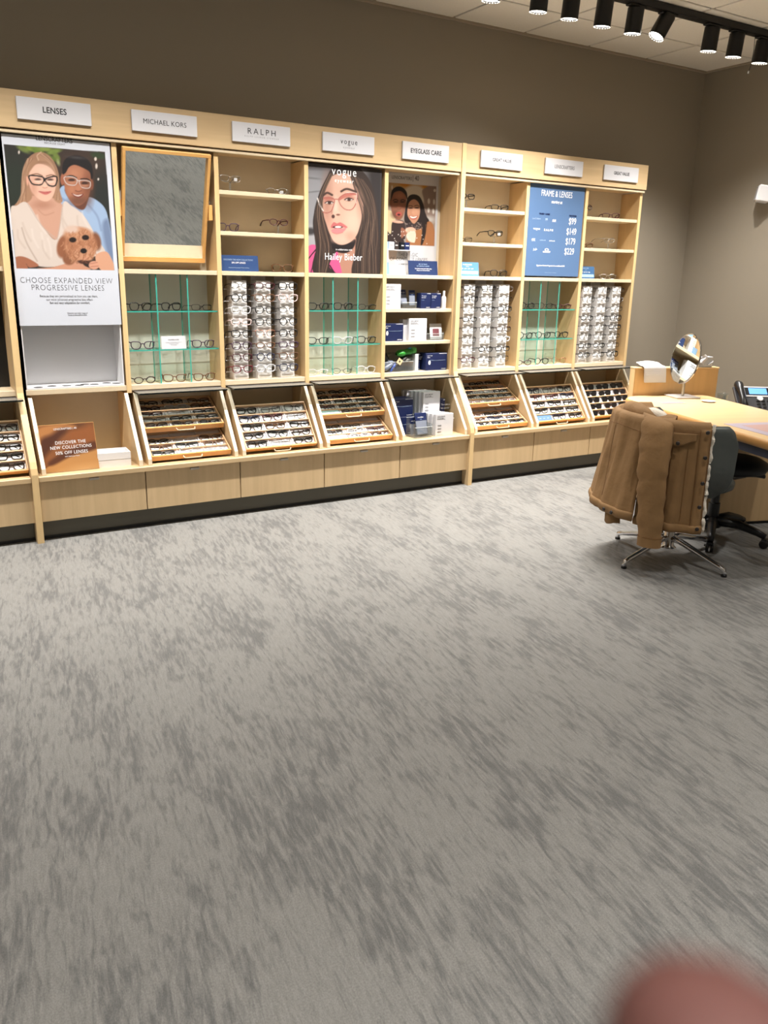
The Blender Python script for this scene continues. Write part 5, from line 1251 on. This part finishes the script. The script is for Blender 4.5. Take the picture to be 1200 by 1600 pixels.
MB().lathe([(.020, .012), (.020, .018), (.012, .019)], (.03, .006, 0), 18).build('round_key', MATS['phone_silver'], ph, loc=(0, 0, .075), rot=pr)
hs = MB(); hs.tube([(-.105, -.10, .03), (-.105, -.085, .045), (-.105, -.03, .056), (-.105, .04, .056), (-.105, .095, .045), (-.105, .115, .03)], [.026, .028, .020, .020, .028, .026], 12)
hs.build('handset', mat('phone_handset', (30, 30, 32), .3), ph, True, loc=(0, 0, .075), rot=pr)

# ------------------------------------------------------------------ emergency light on the right wall
el = thing('emergency_light', 'white twin-head emergency light on the right wall', 'emergency light', (XR, -.745, 2.13))
MB().box(-.06, 0, -.14, .14, -.06, .05, b=.008).build('housing', M_white, el)
for s in (-1, 1):
    MB().lathe([(.012, 0), (.012, .03)], (-.05, s*.16, .035), 10).build('swivel', M_white, el)
    hd_ = MB().box(-.065, .04, -.06, .06, -.065, .065, b=.010).build('lamp_head', M_white, el, loc=(-.05, s*.185+.02, .075), rot=(0, .15, -.5*s-.3))
    MB().box(-.068, -.065, -.045, .045, -.052, .052).build('lamp_face', mat('lamp_face_grey', (188, 188, 190), .3), hd_); MB().lathe([(.001, -.0005), (.006, 0), (.006, .002)], (-.069, 0, .040), 8, axis=2).build('test_dot', M_ink, hd_)

# ------------------------------------------------------------------ grey tub chair
CX, CY = 3.04, -2.14
ga = math.radians(-17.5)             # facing direction, towards the desk
ch = thing('tub_chair', 'grey tub chair on a polished four-leg base beside the desk', 'chair', (CX, CY, 0), (0, 0, ga))
M_shell = mat('grey_vinyl', (74, 79, 77), .42, noise=(40, .06))
PH = math.radians(108)
def topz(ph):
    a = abs(ph)/PH; return .80-.015*a-.075*max(0, (a-.92)/.08)**2
def shell_pt(u, v, inner):
    ph = (u*2-1)*PH; zt = topz(ph); zb = .405
    z = zb+(zt-zb)*v
    r = .235+.095*(1-(1-min(1, v*1.9))**2.2)+.012*v
    if inner: r -= .05
    # local -x is the back, -y the near side
    rx, ry = r*1.0, r*1.02
    x = -rx*math.cos(ph); y = -ry*math.sin(ph)
    if abs(ph) > math.pi/2: x = rx*(abs(ph)-math.pi/2)*1.0; y = -math.copysign(ry, ph)
    return (x, y, z)
m = MB(); nu, nv = 49, 13
def sec(u, t):     # closed loop over outer, rounded top, inner
    if t < .45: return shell_pt(u, t/.45, False)
    if t < .55:
        q = (t-.45)/.10; a = np.array(shell_pt(u, 1, False)); b = np.array(shell_pt(u, 1, True)); p = a+(b-a)*q; p[2] += .022*math.sin(math.pi*q); return tuple(p)
    return shell_pt(u, 1-(t-.55)/.45, True)
m.grid(nu, 40, sec)
for e in (0, 1):
    pts = [sec(e, j/39) for j in range(40)]
    c = np.mean(pts, 0); vs = [tuple(c)]+pts
    m.add(vs, [(0, 1+j, 2+j) for j in range(39)])
m.build('tub_shell', M_shell, ch, 60)
MB().lathe([(.001, .375), (.13, .378), (.20, .388), (.238, .406), (.20, .42), (.001, .42)], seg=36).build('underside', M_shell, ch, True)
MB().lathe([(.001, .42), (.235, .42), (.262, .435), (.265, .462), (.24, .482), (.12, .488), (.001, .49)], (.05, 0, 0), 36).build('seat_cushion', M_shell, ch, True)
MB().lathe([(.045, .06), (.030, .075), (.028, .30), (.05, .36), (.10, .378)], seg=20).build('column', M_chrome, ch, 50)
legs_world = [(2.67, -2.165), (3.05, -2.515), (3.035, -1.77), (3.41, -2.12)]
for (lx, ly) in legs_world:
    d = Vector((lx-CX, ly-CY, 0)); d.rotate(Matrix.Rotation(-ga, 3, 'Z')); L = d.length; n = d/L
    lg = MB().tube([tuple(n*.02+Vector((0, 0, .115))), tuple(n*.08+Vector((0, 0, .112))), tuple(n*(L-.03)+Vector((0, 0, .045))), tuple(n*(L-.004)+Vector((0, 0, .036))), tuple(n*L+Vector((0, 0, .022))), tuple(n*L+Vector((0, 0, .010)))], [.017, .017, .0135, .0135, .013, .013], 10).build('leg', M_chrome, ch, True)
    MB().lathe([(.015, 0), (.016, .003), (.015, .011)], tuple(n*L), 12).build('foot_glide', M_black, lg)

# ------------------------------------------------------------------ tan jacket over the chair back
M_jk = mat('tan_cotton_canvas', (136, 104, 66), .85, noise=(9, .14), bump=(17, .7, .016))
M_seam = mat('jacket_stitching', (112, 76, 40), .9)
M_sherpa = mat('cream_sherpa', (226, 218, 204), .95, bump=(180, .9, .004))
M_btn = mat('dark_metal_button', (40, 32, 28), .4)
jk = thing('tan_jacket', 'tan cotton jacket with cream fleece lining hung over the chair back', 'jacket', (CX, CY, 0), (0, 0, ga))
def wob(a, b, s=0): return math.sin(a*7.1+s)*.5+math.sin(a*13.7+b*3.1+1.3+s)*.3+math.sin(b*9.0+a*4.0+2.1)*.2
def drape(ph, t, extra=0.0, hem=.385, flare=.05, topr=.32, lift=0.0):
    """t 0 inside the tub, ~.22 over the top edge, 1 at the hem"""
    zt = topz(ph)+.055+lift
    if t < .28:
        q = t/.28*math.pi*.5
        r = topr-.10+.115*math.sin(q); z = zt-.10+.10*math.cos(q-math.pi*.5)
        if t < .12: z = zt-.05+.03*math.sin(t*20)
    else:
        k = (t-.28)/.72
        r = topr+.030+flare*k**1.2; z = zt+(hem-zt)*k
    f = max(0, (t-.2)/.8)
    r += extra+.013*wob(ph*3.0, t*1.6)*min(1, f*2.2)+.0035*math.sin(ph*11+6*t)*min(1, f*1.6)*(1 if ph < .45 else .2)
    return (-r*math.cos(ph), -r*1.02*math.sin(ph), z)
def panel(name, p0, p1, nu, nv, extra=0.0, hem=.385, flare=.05, mats=M_jk, t0=0.0, lift=0.0, hemslope=0.0, thick=.010):
    def fn(u, v):
        ph = math.radians(p0+(p1-p0)*u); t = t0+(1-t0)*v
        return drape(ph, t, extra, hem+hemslope*u, flare, lift=lift)
    o = MB().grid(nu, nv, fn).build(name, mats, jk, True)
    s = o.modifiers.new('thick', 'SOLIDIFY'); s.thickness = thick; s.offset = 1
    return o
jb = panel('back_panel', -92, 30, 50, 38, .010, .335, .085, hemslope=-.03, lift=-.02)
jf = panel('front_panel', 26, 79, 30, 34, .0, .272, .018, lift=-.022, hemslope=-.008)
jl = panel('fleece_lining', -70, 76, 50, 24, -.016, .45, -.012, M_sherpa, t0=.34, lift=-.05, thick=.005)
# hem bands
def band(name, p0, p1, z0, z1, extra, flare, n=26, hemslope=0, mats=M_jk, par=None):
    def fn(u, v):
        ph = math.radians(p0+(p1-p0)*u); z = z0+hemslope*u+(z1-z0)*v
        k = 1.0; r = .32+.030+flare+extra+.011*wob(ph*3.0, 1.6)+.007*math.sin(math.pi*v)
        return (-r*math.cos(ph), -r*1.02*math.sin(ph), z)
    o = MB().grid(n, 5, fn).build(name, mats, par or jk, True); s = o.modifiers.new('thick', 'SOLIDIFY'); s.thickness = .010; s.offset = 0; return o
band('hem_band', -92, 30, .372, .328, .014, .085, 34, -.03); band('hem_band', 26, 79, .308, .266, .010, .018, 24, -.008)
def jpt(phd, z, extra, flare, hem, lift=0.0):
    ph = math.radians(phd); zt = topz(ph)+.055+lift; k = min(1, max(0, (zt-z)/(zt-hem))); t = .28+.72*k
    p = drape(ph, t, extra, hem, flare, lift=lift); return p
# placket strip, pocket flap, fleece edge on the near front panel
def strip(name, p0, p1, za, zb, extra, mats, nu=4, nv=24, th=.004):
    o = MB().grid(nu, nv, lambda u, v: jpt(p0+(p1-p0)*u, za+(zb-za)*v, extra, .018, .272, -.022)).build(name, mats, jk, True)
    s = o.modifiers.new('thick', 'SOLIDIFY'); s.thickness = th; s.offset = 0; return o
strip('placket', 70, 79, .80, .272, .013, M_jk, nv=30)
for a in (69.6, 78.2): MB().tube([jpt(a, z, .018, .018, .272, -.022) for z in np.linspace(.80, .28, 24)], .0014, 4).build('seam', M_seam, jk)
fl = MB().tube([tuple(np.array(jpt(80.5, z, .006, .018, .272, -.022))+np.array([.003*math.sin(70*z), .003*math.cos(90*z), 0])) for z in np.linspace(.825, .262, 60)], [.010+.002*math.sin(5*k) for k in range(60)], 8); fl.build('fleece_edge', M_sherpa, jk, True)
def btn(p, nrm_ph):
    ph = math.radians(nrm_ph); n = Vector((-math.cos(ph), -math.sin(ph), 0)); q = n.to_track_quat('Z', 'Y').to_euler()
    MB().lathe([(.001, .006), (.006, .0065), (.0095, .005), (.0105, .002), (.0105, 0)], seg=14).build('button', M_btn, jk, True, loc=p, rot=q)
for z in (.787, .660, .530, .405, .290): btn(jpt(74.5, z, .028, .018, .272, -.022), 74.5)
pf = MB().grid(14, 8, lambda u, v: jpt(40+27*u, .778-(.036+.034*(1-abs(2*min(1, max(0, u))-1.0)))*v, .026, .018, .272, -.022)).build('pocket_flap', M_jk, jk, True); s_ = pf.modifiers.new('thick', 'SOLIDIFY'); s_.thickness = .006
btn(jpt(54, .728, .040, .018, .272, -.022), 45)
MB().tube([jpt(39+30*u, .782, .022, .018, .272, -.022) for u in np.linspace(0, 1, 14)], .0016, 4).build('seam', M_seam, jk)
for a in (50, 62): MB().tube([jpt(a, z, .015, .018, .272, -.022) for z in np.linspace(.70, .32, 20)], .0013, 4).build('seam', M_seam, jk)
for a in (-42, -8): MB().tube([jpt(a+16*(0.8-z), z, .022, .085, .335, -.02) for z in np.linspace(.76, .38, 20)], .0013, 4).build('seam', M_seam, jk)
# hanging sleeve in front
def sleeve(name, path, wid, dep, dirs, n=26, seg=22, seed=0.0):
    P = spl(path, False, 5); m_ = MB(); N_ = len(P); rings = []
    for i, p in enumerate(P):
        k = i/(N_-1); w = np.interp(k, [0, .12, .5, 1], wid); d = np.interp(k, [0, .12, .5, 1], dep)
        ph = math.radians(np.interp(k, [0, 1], dirs)); out = np.array([-math.cos(ph), -math.sin(ph), 0]); side = np.array([math.sin(ph), -math.cos(ph), 0])
        r = []
        for s in range(seg):
            q = 2*math.pi*s/seg; f = 1+.05*math.sin(3*q+k*9+seed)+(.035*math.sin(k*46+1.5*math.sin(q)+seed)+.075*math.sin(k*61+2.5*math.cos(q))*math.sin(k*17+q+.6))*min(1, k*1.8)
            r.append(tuple(p+side*w*f*math.cos(q)+out*d*f*math.sin(q)+np.array([0, 0, .008*math.sin(q*2+k*20)])))
        rings.append(r)
    m_.add([p for r in rings for p in r], [(i*seg+s, i*seg+(s+1) % seg, (i+1)*seg+(s+1) % seg, (i+1)*seg+s) for i in range(N_-1) for s in range(seg)]+[tuple(range(seg)), tuple(reversed(range((N_-1)*seg, N_*seg)))])
    return m_.build(name, M_jk, jk, True), rings
def pol(phd, r, z): ph = math.radians(phd); return (-r*math.cos(ph), -r*1.02*math.sin(ph), z)
#SLEEVE
sl, rg_ = sleeve('sleeve', [pol(28, .19, .800), pol(31, .28, .842), pol(36, .362, .800), pol(39, .402, .70), pol(40, .418, .58), pol(41, .425, .44), pol(42, .428, .30), pol(43, .428, .195)], (.062, .088, .080, .058), (.030, .040, .046, .038), (34, 43))
cu_ = MB(); 
def cufff(u, v): 
    q = 2*math.pi*u; ph = math.radians(43); out = np.array([-math.cos(ph), -math.sin(ph), 0]); side = np.array([math.sin(ph), -math.cos(ph), 0]); c = np.array(pol(43, .428, .235-.055*v)); return tuple(c+side*.062*math.cos(q)+out*.042*math.sin(q))
cu_.grid(24, 4, cufff, wrapu=True).build('cuff', M_jk, sl, True)
MB().tube([cufff(u, .05) for u in np.linspace(0, 1, 25)[:-1]], .0022, 4, closed=True).build('cuff_seam', M_seam, sl)
# second sleeve: only its cuff shows below the back hem
s2, _ = sleeve('sleeve', [pol(-10, .33, .76), pol(-4, .36, .62), pol(2, .385, .48), pol(6, .40, .36), pol(8, .405, .245)], (.07, .07, .062, .050), (.03, .032, .034, .034), (-10, 8), seed=2.0)
# collar roll and yoke folds piled over the back
col_ = MB().tube([pol(-52, .29, .80), pol(-34, .28, .828), pol(-8, .272, .836), pol(14, .275, .824), pol(32, .285, .800)], [.030, .044, .048, .042, .026], 12, flat=.9); col_.build('collar', M_jk, jk, True)
MB().tube([pol(4, .250, .838), pol(18, .248, .842), pol(30, .256, .832), pol(42, .266, .812)], [.018, .030, .030, .016], 10).build('fleece_collar', M_sherpa, jk, True)
MB().tube([jpt(a, .775-.0006*abs(a), .020, .085, .335, -.02) for a in np.linspace(-60, 24, 20)], .0016, 4).build('yoke_seam', M_seam, jk)
btn(pol(9, .472, .325), 9); btn(pol(16, .472, .322), 16)

# ------------------------------------------------------------------ black swivel stool behind the chair
KX, KY = 3.58, -2.01
sk_ = thing('swivel_stool', 'black swivel stool on casters tucked under the desk', 'stool', (KX, KY, 0))
M_blk = mat('black_upholstery', (14, 14, 15), .55); M_pl = mat('black_nylon', (16, 16, 17), .4)
MB().lathe([(.001, .405), (.15, .410), (.200, .425), (.215, .450), (.205, .478), (.17, .498), (.10, .508), (.001, .51)], (.075, -.02, 0), 36).build('seat', M_blk, sk_, True)
MB().box(-.10, .16, -.09, .06, .375, .41, b=.01).build('seat_plate', M_pl, sk_)
MB().tube([(.10, -.03, .385), (.24, -.09, .378), (.29, -.11, .376)], [.006, .006, .014], 8).build('lever', M_pl, sk_)
MB().lathe([(.034, .07), (.034, .22), (.026, .225), (.026, .38)], seg=18).build('gas_column', M_pl, sk_, 50)
MB().lathe([(.05, .07), (.055, .075), (.055, .12), (.04, .13)], seg=18).build('hub', M_pl, sk_, 50)
for k in range(5):
    q = math.radians(-71-72*k); n = Vector((math.cos(q), math.sin(q), 0))
    lg = MB().tube([tuple(n*.03+Vector((0, 0, .11))), tuple(n*.16+Vector((0, 0, .112))), tuple(n*.27+Vector((0, 0, .085))), tuple(n*.315+Vector((0, 0, .068)))], [.030, .027, .021, .018], 8).build('base_leg', M_pl, sk_, True)
    p = n*.315; sd = Vector((-n.y, n.x, 0))
    for s in (-1, 1):
        MB().lathe([(.012, -.009), (.025, -.008), (.026, 0), (.025, .008), (.012, .009)], seg=16).build('caster_wheel', M_pl, lg, True, loc=p+sd*.013*s+Vector((0, 0, .0265)), rot=sd.to_track_quat('Z', 'Y').to_euler())
    MB().box(-.016, .016, -.02, .02, .042, .060, b=.004).build('caster_hood', M_pl, lg, loc=(p.x, p.y, 0), rot=(0, 0, q))

# ------------------------------------------------------------------ fingertip close to the lens
def ray(px, py, dist): d = fw+r2*(px-600)/FPX-u2*(py-800)/FPX; return CAM+d*dist
f0 = ray(1140, 1712, .046)
ax = (r2*.62-u2*.70-fw*.10); ax /= np.linalg.norm(ax)
fg = thing('fingertip', 'pink fingertip reaching in at the lower right corner, out of focus', 'finger', tuple(f0))
prof = [(0.0, .0012), (.0012, .0038), (.0035, .0060), (.007, .0074), (.013, .0081), (.019, .0083), (.024, .0082), (.028, .0085), (.036, .0084), (.044, .0085), (.050, .0090), (.056, .0088), (.070, .0092), (.080, .0096)]
fm = MB(); pts = [ax*(t-.008) for t, r in prof]; fm.tube(pts, [r*.86 for t, r in prof], 18, upv=tuple(fw)); 
M_skin = mat('finger_skin', (112, 72, 66), .7, noise=(300, .06)); M_skin.node_tree.nodes['Principled BSDF'].inputs['Subsurface Weight'].default_value = .1
M_skin.node_tree.nodes['Principled BSDF'].inputs['Subsurface Radius'].default_value = (.004, .0015, .001)
fm.build('finger', M_skin, fg, True)
nd = np.cross(ax, -fw); nd /= np.linalg.norm(nd); ot = np.cross(nd, ax)
ot = ot if ot@fw > 0 else -ot
MB().grid(9, 9, lambda u, v: tuple(ax*(-.005+.013*v)+nd*(.0062*math.sin((u-.5)*2.2))*(1-.25*(1-v)**3)+ot*(.0078*math.cos((u-.5)*2.2)-.0022*(1-v)**2.5+.0004))).build('nail', mat('finger_nail', (214, 160, 150), .3), fg, True)
flush_text()
